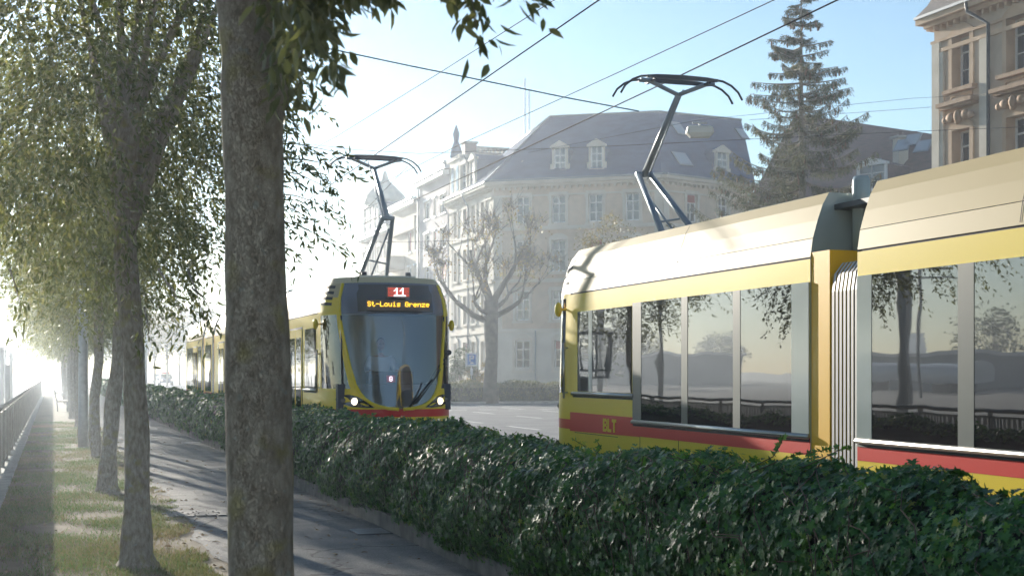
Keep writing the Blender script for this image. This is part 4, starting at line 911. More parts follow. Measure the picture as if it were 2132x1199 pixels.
def dormer(root, O, u, n, a, z, w_, h, d0, back, m=M_stone, mr=M_slate, ped=True):
    """dormer on a roof slope: front face at outward distance d0 and running 'back' into the roof"""
    b = MB(); pt = lambda a_, z_, d_: O + u * a_ + n * d_ + UP * z_
    b.fbox(O, u, n, a - w_ / 2, a - w_ / 2 + .14, z, z + h, d0 - .15, d0, m); b.fbox(O, u, n, a + w_ / 2 - .14, a + w_ / 2, z, z + h, d0 - .15, d0, m); b.fbox(O, u, n, a - w_ / 2, a + w_ / 2, z - .12, z, d0 - .2, d0 + .08, m)
    b.fbox(O, u, n, a - w_ / 2 - .1, a + w_ / 2 + .1, z + h, z + h + .15, d0 - .2, d0 + .1, m)
    b.add([pt(a - w_ / 2 - .1, z + h + .15, d0 + .08), pt(a + w_ / 2 + .1, z + h + .15, d0 + .08), pt(a, z + h + .5, d0 + .08), pt(a - w_ / 2 - .1, z + h + .15, d0 - .1), pt(a + w_ / 2 + .1, z + h + .15, d0 - .1), pt(a, z + h + .5, d0 - .1)],
          [(0, 1, 2), (3, 5, 4), (0, 2, 5, 3), (1, 4, 5, 2)], m)
    # scrolls
    for s in (-1, 1): b.fbox(O, u, n, a + s * (w_ / 2 + .06) - .06, a + s * (w_ / 2 + .06) + .06, z, z + .4, d0 - .1, d0, m)
    b.fbox(O, u, n, a - w_ / 2 + .02, a + w_ / 2 - .02, z, z + h, d0 - back, d0 - .16, mr)
    b.add([pt(a - w_ / 2, z + h + .01, d0 - .12), pt(a, z + h + .42, d0 - .12), pt(a + w_ / 2, z + h + .01, d0 - .12), pt(a - w_ / 2, z + h + .01, d0 - back), pt(a, z + h + .42, d0 - back), pt(a + w_ / 2, z + h + .01, d0 - back)],
          [(0, 3, 4, 1), (1, 4, 5, 2), (3, 5, 4)], mr)
    fo = b.build('dormer', root)
    b = MB(); b.fbox(O, u, n, a - w_ / 2 + .14, a + w_ / 2 - .14, z, z + h, d0 - .13, d0 - .10, M_glassb)
    for x_ in (a - .03,): b.fbox(O, u, n, x_, x_ + .06, z, z + h, d0 - .10, d0 - .07, M_frame)
    for z_ in (0, .33, .66): b.fbox(O, u, n, a - w_ / 2 + .14, a + w_ / 2 - .14, z + h * z_, z + h * z_ + .05, d0 - .10, d0 - .075, M_frame)
    b.fbox(O, u, n, a - w_ / 2 + .14, a - w_ / 2 + .20, z, z + h, d0 - .10, d0 - .07, M_frame); b.fbox(O, u, n, a + w_ / 2 - .20, a + w_ / 2 - .14, z, z + h, d0 - .10, d0 - .07, M_frame)
    b.build('dormer_window', fo)

def frame_of(p, q):
    u = (q - p); u.z = 0; W = u.length; u.normalize(); n = Vector((u.y, -u.x, 0)); return u, n, W
def a_at(px, O, u):
    """distance along the facade line where the pixel column hits it"""
    t = math.tan(ang(px)); # X = t*Y
    return (t * O.y - O.x) / (u.x - t * u.y)
# --- corner house
cA, cB, cC = P(1028, 775, 90), P(1380, 775, 86.7), P(1557, 775, 91.4)
for p_ in (cA, cB, cC): p_.z = 0
XF = cA.x; cE = Vector((XF, XF / math.tan(ang(935)), 0)); cD = cC + Vector((4, 14, 0))
ch = thing('apartment_building', 'buff brick corner house with blue slate mansard roof behind the pollarded tree', 'building', (0, 0, 0))
EZ = 13.6
rowsz = [(10.95, 1.72, 'sur'), (7.95, 1.95, 'arch'), (4.95, 1.85, 'sur')]; gl = (1.85, 1.85, 'arch')
u, n, W = frame_of(cA, cB)
cols = [a_at(x, cA, u) for x in (1088, 1163, 1240, 1317)]
wl = [(a, z, .88, h, s) for a in cols for z, h, s in rowsz] + [(a, gl[0], .95, gl[1], gl[2]) for a in (cols[0], cols[1] + .2, cols[2], cols[3])]
facade(ch, cA, u, n, W, EZ, wl, M_brick, mlow=M_rust, zlow=4.2, low_bands=True)
b = MB(); eave(b, cA, u, n, 0, W, EZ)
for zz in (4.2, 7.3, 10.55): b.fbox(cA, u, n, -.05, W + .05, zz, zz + .22, -.01, .13, M_stone)
b.fbox(cA, u, n, 0, .55, 4.42, EZ - .95, -.01, .06, M_stone); b.fbox(cA, u, n, W - .5, W, 4.42, EZ - .95, -.01, .06, M_stone)
u2, n2, W2 = frame_of(cB, cC); cols2 = [a_at(x, cB, u2) for x in (1440, 1505)]
facade(ch, cB, u2, n2, W2, EZ, [(a, z, .9, h, s) for a in cols2 for z, h, s in rowsz] + [(a, gl[0], .9, gl[1], gl[2]) for a in cols2], M_brick, mlow=M_rust, zlow=4.2)
eave(b, cB, u2, n2, 0, W2, EZ)
for zz in (4.2, 7.3, 10.55): b.fbox(cB, u2, n2, 0, W2 + .05, zz, zz + .22, -.01, .128, M_stone)
b.fbox(cB, u2, n2, .0, .5, 4.42, EZ - .95, -.01, .064, M_stone)
u3, n3, W3 = frame_of(cE, cA)
cols3 = [a_at(x, cE, u3) for x in (950, 970, 988, 1007)]
facade(ch, cE, u3, n3, W3, EZ, [(a, z, .85, h, 'sur') for a in cols3 for z, h, s in rowsz] + [(a, gl[0], .95, gl[1], 'arch') for a in cols3], M_stone, mlow=M_rust, zlow=4.2)
eave(b, cE, u3, n3, 0, W3 - .3, EZ - .003)
for zz in (4.203, 7.303, 10.553): b.fbox(cE, u3, n3, 0, W3, zz, zz + .22, -.01, .13, M_stone)
b.build('cornice', ch)
for a in (a_at(978, cE, u3), a_at(937, cE, u3) ):
    b = MB(); b.tube([cE + u3 * a + n3 * .55 + UP * EZ, cE + u3 * a + n3 * .5 + UP * (EZ - .3), cE + u3 * a + n3 * .12 + UP * (EZ - .9), cE + u3 * a + n3 * .12], .06, M_zinc, 6); b.build('downpipe', ch)
a = a_at(1116, cA, u); b = MB(); b.tube([cA + u * a + n * .12 + UP * 4.3, cA + u * a + n * .12], .05, M_zinc, 6); b.build('downpipe', ch)
# back walls + roof
bk = MB(); pl = [cC, cD, Vector((cE.x + 12, cE.y + .0, 0)), cE]
for p_, q_ in zip(pl, pl[1:]): bk.add([p_, q_, q_ + UP * EZ, p_ + UP * EZ], [(0, 1, 2, 3)], M_brick)
bk.build('rear_wall', ch)
rA, rB, rC = P(1145, 243, 95), P(1372, 233, 91.8), P(1543, 250, 97); rzz = rA.z
ov = lambda p_, n_: p_ + n_ * .42 + UP * (EZ + .05)
eA = cA + n * .4 + n3 * .4 + UP * (EZ + .02); eB = cB + n * .4 + UP * (EZ + .02); eC = cC + n2 * .4 + u2 * .3 + UP * (EZ + .02); eE = cE + n3 * .4 + UP * (EZ + .02); eD = cD + UP * (EZ + .02); eF = Vector((cE.x + 12, cE.y, EZ + .02))
rE = Vector((cE.x + 4.6, cE.y, rzz - 1.0)); rD = Vector((cD.x - 3, cD.y - 3, rzz - .4))
rf = MB(); 
def quad(b_, p_, m): b_.add(p_, [tuple(range(len(p_)))], m)
# break each slope: steep lower part, flatter near ridge
quad(rf, [eA, eB, rB, rA], M_slate); quad(rf, [eB, eC, rC, rB], M_slate); quad(rf, [eE, eA, rA, rE], M_slate); quad(rf, [eC, eD, rD, rC], M_slate); quad(rf, [rA, rB, rC, rD, rE], M_slate); quad(rf, [eE, rE, eF], M_brick); quad(rf, [rE, rD, eD, eF], M_slate)
for p_, q_ in ((rA, rB), (rB, rC), (eA, rA), (rE, rA)): rf.tube([p_, q_], .09, M_zinc, 6)
ro = rf.build('roof', ch)
def on_slope(px, py, e0, e1, r0, r1):
    # intersect pixel ray with the slope plane, returns point and (along, up-slope) axes
    nn = (e1 - e0).cross(r0 - e0).normalized(); dirv = (P(px, py, 1.0) - Vector((0, 0, H0))); o_ = Vector((0, 0, H0)); t = (e0 - o_).dot(nn) / dirv.dot(nn); pt_ = o_ + dirv * t
    al = (e1 - e0).normalized(); upv = nn.cross(al).normalized()
    if upv.z < 0: upv = -upv
    if nn.dot(dirv) > 0: nn = -nn
    return pt_, al, upv, nn
M_sky = mat('skylight_glass', (.30, .34, .38), .08, coat=1)
def skylight(root, px, py, sl, w_=.95, h=1.1):
    p_, al, upv, nn = on_slope(px, py, *sl); q = MB()
    for s, m, o_ in ((1.0, M_zinc, .06), (.82, M_sky, .075)):
        c = [p_ + al * (i * w_ / 2 * s) + upv * (j * h / 2 * s) for i, j in ((-1, -1), (1, -1), (1, 1), (-1, 1))]
        q.add([v + nn * .0 for v in c] + [v + nn * o_ for v in c], [(4, 5, 6, 7), (0, 1, 5, 4), (1, 2, 6, 5), (2, 3, 7, 6), (3, 0, 4, 7)], m)
    q.build('skylight', root)
slA, slB, slE = (eA, eB, rA, rB), (eB, eC, rB, rC), (eE, eA, rE, rA)
skylight(ro, 1098, 342, slA, 1.0, .9); skylight(ro, 1340, 330, slA, .8, .9); skylight(ro, 1420, 332, slB, 1.2, 1.2); skylight(ro, 1412, 268, slB, .9, 1.2); skylight(ro, 1545, 280, slB, .8, 1.0)
for px in (1163, 1240): dormer(ro, cA, u, n, a_at(px, cA, u), 14.25, 1.0, 1.35, -.25, 2.6)
dormer(ro, cB, u2, n2, a_at(1512, cB, u2), 14.2, 1.2, 1.35, -.3, 2.6)
for px in (966, 983): dormer(ro, cE, u3, n3, a_at(px, cE, u3), 14.0, 1.3, 1.7, .0, 2.5)
# ornate gable with finial on the street side
b = MB(); a = a_at(950, cE, u3); b.fbox(cE, u3, n3, a - 1.3, a + 1.3, EZ, EZ + 2.6, -.5, .1, M_stone); b.fbox(cE, u3, n3, a - 1.6, a + 1.6, EZ + 2.6, EZ + 2.85, -.6, .25, M_stone)
for s in (-.6, .6): b.fbox(cE, u3, n3, a + s - .3, a + s + .3, EZ + .5, EZ + 2.2, .1, .12, M_glassb)
q = cE + u3 * a + UP * (EZ + 2.85); b.tube([q, q + UP * .6, q + UP * 1.1, q + UP * 1.6, q + UP * 2.2], [.45, .35, .16, .24, .04], M_slate, 10); b.build('gable', ro)
for (px, z0_, z1_, w_) in ((977, 17.3, 18.6, .9), ):
    q = Vector((XF + 3.0, (XF + 3) / math.tan(ang(px)), 0)); b = MB(); b.b2((q.x - w_ / 2, q.y - .4, 14), (q.x + w_ / 2, q.y + .4, z1_), M_tile); b.b2((q.x - w_ / 2 - .1, q.y - .5, z1_), (q.x + w_ / 2 + .1, q.y + .5, z1_ + .15), M_conc); b.build('chimney', ro)
q = Vector((XF + 5, (XF + 5) / math.tan(ang(1020)), 0)); b = MB(); b.b2((q.x - 1.2, q.y - .4, 15), (q.x + 1.2, q.y + .4, 18.2), M_tiled); b.b2((q.x - 1.4, q.y - .5, 18.5), (q.x + 1.4, q.y + .5, 18.62), M_conc)
for k in range(7): b.b2((q.x - 1.15 + k * .35, q.y - .3, 18.2), (q.x - 1.0 + k * .35, q.y + .3, 18.5), M_conc)
b.build('chimney', ro)

def rowhouse(lab, px0, px1, H, wins_px, mw, rr, mroof, style='plain'):
    """terrace house on the street facade line XF between picture columns px0 (far) and px1 (near)"""
    O = Vector((XF, XF / math.tan(ang(px0)), 0)); E = Vector((XF, XF / math.tan(ang(px1)), 0)); uu, nn, WW = frame_of(O, E)
    t = thing('apartment_building', lab, 'building'); 
    ws = []
    for (px, z, w_, h, s) in wins_px: ws.append((a_at(px, O, uu), z, w_, h, s))
    facade(t, O, uu, nn, WW, H, ws, mw)
    b = MB(); 
    for aa in (0, WW): quad(b, [O + uu * aa, O + uu * aa - nn * 11, O + uu * aa - nn * 11 + UP * H, O + uu * aa - nn * 5.5 + UP * (H + rr), O + uu * aa + UP * H], mw)
    b.build('side_wall', t)
    b = MB(); e0, e1 = O + nn * .5 + UP * H, E + nn * .5 + UP * H; r0, r1 = O - nn * 5.5 + UP * (H + rr), E - nn * 5.5 + UP * (H + rr); quad(b, [e0, e1, r1, r0], mroof); quad(b, [r0, r1, E - nn * 11.5 + UP * H, O - nn * 11.5 + UP * H], mroof)
    b.fbox(O, uu, nn, 0, WW, H - .35, H - .02, .0, .50, M_frame); b.fbox(O, uu, nn, 0, WW, H - .02, H + .1, .46, .60, M_zinc); r = b.build('roof', t)
    return t, O, uu, nn, WW, r
w2 = [(px, z, w_, 1.35, 'plain') for z in (13.0, 10.6, 8.2, 5.8, 3.4) for px, w_ in ((889, 1.5), (905, .7), (922, 1.7))]
t, O, uu, nn, WW, r = rowhouse('mauve grey rendered house with white framed windows left of the corner house', 873, 935, 15.9, w2, M_pink, 1.8, M_tiled)
b = MB(); b.tube([O + nn * .1, O + nn * .1 + UP * 15.8], .07, M_zinc, 6); b.build('downpipe', t)
w3 = [(px, z, w_, 1.6, 'plain') for z in (11.0, 8.3, 5.6, 2.9) for px, w_ in ((853, 1.1), (867, 1.3))]
t, O, uu, nn, WW, r = rowhouse('beige rendered house with projecting balconies left of the mauve house', 818, 873, 14.9, w3, M_beige, 1.6, M_tiled)
for z in (4.4, 7.1, 9.8): b = MB(); b.fbox(O, uu, nn, .5, 4.2, z, z + 1.05, .01, 1.3, M_beige); b.build('balcony', t)
b = MB(); b.fbox(O, uu, nn, .5, WW - .2, 12.6, 13.6, .01, .35, M_beige); b.build('parapet', t)
q = O + uu * 6 - nn * 3; b = MB(); b.box(q + UP * 16.9, (.8, .8, 2.2), M_zinc); b.box(q + UP * 18.1, (1.1, 1.1, .15), M_zinc); b.build('chimney', r)
w4 = [(px, z, 1.1, 2.2, 'arch') for z in (10.2, 6.6, 3.0) for px in (759, 768, 778, 789, 803)]
t, O, uu, nn, WW, r = rowhouse('ornate pale house with copper domed dormers at the far end of the terrace', 750, 818, 13.7, w4, M_sandw, 2.6, M_slate)
M_cop = mat('green_copper', (.10, .16, .16), .6, col2=(.14, .20, .19), scale=2)
for px in (763, 774, 785):
    a = a_at(px, O, uu); dormer(r, O, uu, nn, a, 13.9, 1.6, 2.2, .1, 3, M_cop, M_slate)
b = MB(); q = O + uu * a_at(778, O, uu) - nn * 1 + UP * 16.2
rows = [q, q + UP * .8, q + UP * 1.6, q + UP * 2.1, q + UP * 2.9]; b.tube(rows, [1.9, 1.7, .9, .35, .1], M_cop, 12); b.build('dome', r)
q = q + uu * -4.5 - UP * .6; b = MB(); b.tube([q, q + UP * .7, q + UP * 1.3, q + UP * 2.1], [1.1, 1.0, .4, .05], M_cop, 10); b.build('dome', r)
# --- brown roofed house behind the spruce
bO, bE = P(1560, 775, 97), P(2040, 775, 84); bO.z = bE.z = 0; u5, n5, W5 = frame_of(bO, bE)
bh = thing('apartment_building', 'long house with brown tiled roof and skylights behind the spruce', 'building')
HZ = 12.6; ws = [(a, z, 1.0, 1.7, 'sur') for a in np.arange(2, W5 - 1, 2.6) for z in (9.6, 6.4, 3.2)]
facade(bh, bO, u5, n5, W5, HZ, [tuple(x) for x in ws], mat('red_brick', (.30, .12, .08), .9, col2=(.38, .17, .11), scale=2), sur=M_frame)
b = MB(); e0, e1 = bO + n5 * .5 + UP * HZ, bE + n5 * .5 + UP * HZ; r0, r1 = bO - n5 * 5 + UP * 19.8, bE - n5 * 5 + UP * 15.4; quad(b, [e0, e1, r1, r0], M_tile); quad(b, [r0, r1, bE - n5 * 10 + UP * HZ, bO - n5 * 10 + UP * HZ], M_tile); quad(b, [e1, bE - n5 * 10 + UP * HZ, r1], M_brick)
b.fbox(bO, u5, n5, 0, W5, HZ - .5, HZ - .03, -.01, .6, M_frame); ro5 = b.build('roof', bh)
for (px, py) in ((1880, 303), (1922, 305), (1815, 345), (1900, 292)): skylight(ro5, px, py, (e0, e1, r0, r1), 1.1, 1.0)
dormer(ro5, bO, u5, n5, a_at(1808, bO, u5), 13.2, 2.2, 1.5, -.3, 3, M_frame, M_tile)
q = P(1875, 775, 92); b = MB(); b.b2((q.x - .35, q.y - .35, 14), (q.x + .35, q.y + .35, 16.7), M_stone); b.b2((q.x - .5, q.y - .5, 16.7), (q.x + .5, q.y + .5, 16.85), M_conc); b.tube([(q.x, q.y, 16.85), (q.x, q.y, 17.15)], .15, M_tile, 8); b.build('chimney', ro5)

# --- ornate house at the right edge
gA = P(1945, 775, 54); gA.z = 0; dr_ = -.0478; uG = Vector((.0478, -.9989, 0)); nG = Vector((-uG.y, uG.x, 0)) * -1; nG = Vector((uG.y, -uG.x, 0))
gh = thing('apartment_building', 'ornate warm stone house with arched windows and carved heads at the right edge', 'building')
HG = 15.0; WG = 22.0
cg = [a_at(x, gA, uG) for x in (2003, 2118)]; stp = 4.0; cg += [cg[1] + stp, cg[1] + 2 * stp, cg[1] + 3 * stp]
ws = []
for i, a in enumerate(cg): ws += [(a, 12.2, 1.0, 1.85, 'arch'), (a, 8.75, 1.0, 1.85, 'orn'), (a, 5.3, 1.0, 1.85, 'orn'), (a, 1.6, 1.0, 1.9, 'arch')]
facade(gh, gA, uG, nG, WG, HG, ws, M_sandw, depth=.42, sur=M_sand, sw=.2)
b = MB(); eave(b, gA, uG, nG, 0, WG, HG, M_sand); b.fbox(gA, uG, nG, -.02, .42, 0, HG - .96, -.01, .10, M_stone)
for a in (cg[0] - 1.2, cg[0] + 1.25): b.fbox(gA, uG, nG, a - .2, a + .2, 0, HG - 1.3, -.01, .08, M_stone)
b.fbox(gA, uG, nG, 0, WG, 4.6, 4.85, -.01, .2, M_sand); b.fbox(gA, uG, nG, 0, WG, HG - 1.35, HG - 1.2, -.01, .09, M_sand); b.build('cornice', gh)
for a in cg:
    for z in (8.75, 5.3):
        b = MB(); b.fbox(gA, uG, nG, a - 1.0, a + 1.0, z + 2.75, z + 2.9, -.01, .42, M_bsp); b.fbox(gA, uG, nG, a - .92, a + .92, z + 2.65, z + 2.75, -.01, .30, M_bsp)
        c_ = gA + uG * a + nG * .18 + UP * (z + 2.32); b.ell(c_, (.16, .16, .24), M_bsp, 10); b.ell(c_ + uG * .42, (.14, .26, .18), M_bsp, 8); b.ell(c_ - uG * .42, (.14, .26, .18), M_bsp, 8); b.ell(c_ + uG * .72 - UP * .05, (.12, .16, .14), M_bsp, 8); b.ell(c_ - uG * .72 - UP * .05, (.12, .16, .14), M_bsp, 8); b.ell(c_ - UP * .2 + nG * .02, (.10, .10, .10), M_bsp, 8)
        b.build('carved_pediment', gh)
    b = MB(); b.fbox(gA, uG, nG, a - .85, a + .85, 11.98, 12.12, -.01, .24, M_bsp); b.fbox(gA, uG, nG, a - .55, a + .55, 11.35, 11.42, .0, .05, M_sand); b.fbox(gA, uG, nG, a - .55, a + .55, 11.85, 11.92, .0, .05, M_sand); b.fbox(gA, uG, nG, a - .62, a - .55, 11.35, 11.92, .0, .05, M_sand); b.fbox(gA, uG, nG, a + .55, a + .62, 11.35, 11.92, .0, .05, M_sand); b.build('sill', gh)
a = cg[0] + 1.62; b = MB(); b.tube([gA + uG * (a - .7) + nG * .55 + UP * HG, gA + uG * (a - .7) + nG * .5 + UP * (HG - .35), gA + uG * a + nG * .14 + UP * (HG - .9), gA + uG * a + nG * .14], .07, M_dsteel, 8); b.build('downpipe', gh)
b = MB(); W_ = [gA, gA - nG * 12, gA - nG * 12 + uG * WG, gA + uG * WG]
for p_, q_ in zip(W_, W_[1:]): quad(b, [p_, q_, q_ + UP * HG, p_ + UP * HG], M_sandw)
b.fbox(gA, -nG, uG, 0, 12, HG - .35, HG, -.5, -.01, M_sand); b.build('side_wall', gh)
b = MB(); z_ = HG + .08; o0, o1 = gA + nG * .55 - uG * .5, gA + nG * .55 + uG * WG; prof = [(0, 0), (.35, .45), (.7, 1.2), (1.1, 3.0), (1.6, 4.5)]
for (d0, h0), (d1, h1) in zip(prof, prof[1:]):
    A0, A1, B0, B1 = o0 - nG * d0 + uG * d0 + UP * (z_ + h0), o1 - nG * d0 + UP * (z_ + h0), o0 - nG * d1 + uG * d1 + UP * (z_ + h1), o1 - nG * d1 + UP * (z_ + h1); quad(b, [A0, A1, B1, B0], M_tiled)
    C0, C1 = o0 - nG * (12.5) + uG * d0 + UP * (z_ + h0), o0 - nG * 12.5 + uG * d1 + UP * (z_ + h1); quad(b, [C0, A0, B0, C1], M_tiled)
q0 = o0 - nG * 1.6 + uG * 1.6 + UP * (z_ + 4.5); q1 = o1 - nG * 1.6 + UP * (z_ + 4.5); quad(b, [q0, q1, q1 - nG * 11, q0 - nG * 11], M_tiled)
rg = b.build('roof', gh); dormer(rg, gA, uG, nG, cg[0] + .7, 15.5, 1.6, 1.9, .2, 2, M_sand, M_tiled)
# houses added behind the camera to bounce sunlight (seen only as reflections)
for i in range(4):
    O_ = Vector((70 - i * 34, -72, 0)); ub = Vector((-1, 0, 0)); nb = Vector((0, 1, 0)); Wb = 28.0
    hb = thing('apartment_building', ['sunlit pale house across the square behind the viewer, by the road', 'sunlit pale house behind the viewer, second from the road', 'sunlit pale house behind the viewer, third from the road', 'sunlit pale house behind the viewer, nearest the railway'][i], 'building')
    wsb = [(2.5 + k * 2.9, z, 1.0, 1.7, 'plain') for k in range(9) for z in (1.2, 4.4, 7.6, 10.6)]
    b = MB(); quad(b, [O_, O_ + ub * Wb, O_ + ub * Wb + UP * 14, O_ + UP * 14], M_stone); quad(b, [O_ - nb * 10, O_ - nb * 10 + UP * 14, O_ + UP * 14, O_], M_stone); quad(b, [O_ + ub * Wb, O_ + ub * Wb + UP * 14, O_ + ub * Wb - nb * 10 + UP * 14, O_ + ub * Wb - nb * 10], M_stone); quad(b, [O_ - nb * 10, O_ + ub * Wb - nb * 10, O_ + ub * Wb - nb * 10 + UP * 14, O_ - nb * 10 + UP * 14], M_stone); b.build('wall', hb)
    b = MB(); quad(b, [O_ + UP * 14, O_ + ub * Wb + UP * 14, O_ + ub * Wb - nb * 5 + UP * 18, O_ - nb * 5 + UP * 18], M_tile); quad(b, [O_ - nb * 10 + UP * 14, O_ + ub * Wb - nb * 10 + UP * 14, O_ + ub * Wb - nb * 5 + UP * 18, O_ - nb * 5 + UP * 18], M_tile); b.build('roof', hb)
    for a_, z_, w_, h_, s_ in wsb: b = MB(); b.fbox(O_, ub, nb, a_ - .5, a_ + .5, z_, z_ + h_, -.1, .03, M_glassb); b.build('window', hb)
# roof aerials far behind
an = thing('aerial_mast', 'pair of thin white aerial masts rising behind the corner house roof', 'mast', P(1093, 775, 101)); an.location.z = 0
for dx_, zt_ in ((0, 22.4), (.3, 21.6)): b = MB(); b.tube([(dx_, 0, 0), (dx_, 0, zt_)], .05, M_frame, 6); b.build('mast_pole', an)

# ================================================================== vegetation across the road
# spruce
sp0 = P(1668, 775, 50); sp0.z = 0; st = thing('spruce_tree', 'tall spruce with drooping branches and brown cones rising behind the tram', 'tree', sp0)
M_ndl = leafmat('spruce_needles', [(.030, .045, .018), (.050, .068, .025), (.090, .092, .032), (.15, .12, .045)], .7, .35)
g = np.random.default_rng(31); b = MB(); b.tube([(0, 0, 0), (.05, 0, 6), (0, 0, 11), (0, 0, 15.1)], [.28, .17, .08, .015], M_barkd, 8); pos = []; dr1 = []; ls = []; cones = []
z = 3.0
while z < 15.0:
    f = (15.1 - z) / 8.0; Rr = min(.18 + 2.9 * f ** .9 + (1.1 * max(0, (8.8 - z) / 4)), 4.9)
    for k in range(5 if z < 13 else 3):
        a = g.uniform(0, 6.28); L_ = Rr * g.uniform(.72, 1.2); zz = z + g.uniform(-.12, .12); up_ = .35 if z > 11 else -.12
        pl = []
        for i in range(9):
            t = i / 8; r_ = L_ * t; pl.append(Vector((r_ * math.cos(a), r_ * math.sin(a), zz + r_ * up_ * (1 - t) - .22 * L_ * t * (1 - t) * 1.6 + .12 * L_ * t * t)))
        b.tube(pl, [.035 * (1 - i / 9) + .006 for i in range(9)], M_barkd, 4)
        nt_ = int(14 + L_ * 30)
        for i in range(nt_):
            t = .12 + .88 * g.random(); q = t * 8; j = min(int(q), 7); p_ = pl[j].lerp(pl[j + 1], q - j)
            side = Vector((-math.sin(a), math.cos(a), 0)) * g.choice((-1, 1)); tl = (.18 + .28 * g.random()) * (1.1 - .5 * t) * (1 if z < 12 else .7)
            out = (Vector((math.cos(a), math.sin(a), 0)) * .35 + side * g.uniform(.1, .8) + Vector((0, 0, -1.0 if z < 13 else -.3))).normalized(); m_ = 9
            for s in range(m_):
                pos.append((p_ + out * tl * s / m_)[:]); dr1.append((out + Vector(g.normal(0, .55, 3).tolist()))[:]); ls.append(.085)
            if g.random() < .055 and t > .4: cones.append(p_ + Vector((0, 0, -.05)))
    z += .30 if z < 12 else .24
b.build('trunk', st); pos = np.array(pos); N = len(pos)
leaves('crown', pos, np.array(dr1), g.normal(0, 1, (N, 3)), np.array(ls) * g.uniform(.7, 1.5, N), .022, T_QUAD, F_QUAD, M_ndl, g.random(N), st)
b = MB(); M_cone = mat('cone_brown', (.17, .085, .045), .7)
for c_ in cones: b.tube([c_, c_ + Vector((0, 0, -.05)), c_ + Vector((0, 0, -.17)), c_ + Vector((0, 0, -.20))], [.012, .03, .028, .008], M_cone, 6)
tag(b.build('cones', st), kind='stuff')

# pollarded plane tree
def branchy(root, base_pts, base_r, seeds, m, depth=4, nchild=3, seed=1, lscale=.68, spread=.75, knob=True, upb=.25):
    g = random.Random(seed); b = MB(); tips = []
    def rec(p, d, L_, r_, k):
        pts = [p]; dd = d.copy()
        for i in range(4):
            dd = (dd + Vector((g.uniform(-.25, .25), g.uniform(-.25, .25), g.uniform(-.12, .25) + .06)) * .9).normalized(); pts.append(pts[-1] + dd * L_ / 4)
        r_ *= .86; r2 = r_ * .62; b.tube(pts, [r_ + (r2 - r_) * i / 4 for i in range(5)], m, 8 if r_ > .05 else 4, cap=False)
        if knob and k in (1, 2): b.ell(pts[-1], (r2 * 1.8,) * 3, m, 6)
        tips.append((pts[-1], dd, k))
        if k == 0: return
        for i in range(nchild + (1 if k == 1 else 0)):
            v = (dd + Vector((g.uniform(-1, 1), g.uniform(-1, 1), g.uniform(-.5, .8) + upb)) * spread).normalized(); rec(pts[-1], v, L_ * lscale * g.uniform(.75, 1.2), r2 * .72, k - 1)
    b.tube(base_pts, base_r, m, 14)
    for s in seeds: rec(Vector(s[0]), Vector(s[1]).normalized(), s[2], s[3], depth)
    return b, tips
M_barkk = mat('dark_bark', (.07, .06, .05), .9, col2=(.13, .11, .09), scale=3)
tp = P(1022, 775, 78); tp.z = 0; pt_ = thing('pollarded_tree', 'gnarled pollarded tree with bare twigs in front of the corner house', 'tree', tp)
sd_l = [((0, 0, 4.4), (-1, .2, .35), 2.3, .22), ((0, 0, 4.7), (1, -.2, .3), 2.0, .20), ((0, 0, 5.4), (-.6, .5, 1), 2.1, .24), ((.1, 0, 5.5), (.55, -.2, 1.1), 2.3, .24), ((0, 0, 5.6), (-.1, .8, 1), 2.0, .2), ((0, 0, 4.8), (-.8, -.6, .1), 1.7, .17), ((0, 0, 5.0), (.9, .5, .6), 2.0, .18)]
b, tips = branchy(pt_, [(0, 0, 0), (-.05, 0, 1), (.05, 0, 2.6), (0, 0, 4.2), (0, 0, 5.6)], [.50, .38, .34, .40, .42], sd_l, M_barkk, 3, 3, 4, .60, .8)
g = random.Random(2)
for p_, d_, k in tips:
    if k == 0:
        for i in range(3):
            v = (d_ * .6 + Vector((g.uniform(-1, 1), g.uniform(-1, 1), g.uniform(-.1, 1.2)))).normalized(); L_ = g.uniform(.4, 1.1); b.tube([p_, p_ + v * L_ * .5, p_ + v * L_ + Vector((0, 0, -.08))], [.022, .014, .006], M_barkk, 3, cap=False)
b.build('trunk', pt_)
M_aut = leafmat('autumn_leaf', [(.18, .10, .03), (.28, .19, .04), (.22, .22, .05)], .5, .45)
tpv = np.array([t_[0][:] for t_ in tips]); N = 1500; idx = rng.integers(0, len(tpv), N); pos = tpv[idx] + rng.normal(0, .3, (N, 3))
leaves('crown', pos, rng.normal(0, 1, (N, 3)) + [0, 0, -.6], rng.normal(0, 1, (N, 3)), .13, .10, T_QUAD, F_QUAD, M_aut, rng.random(N), pt_)

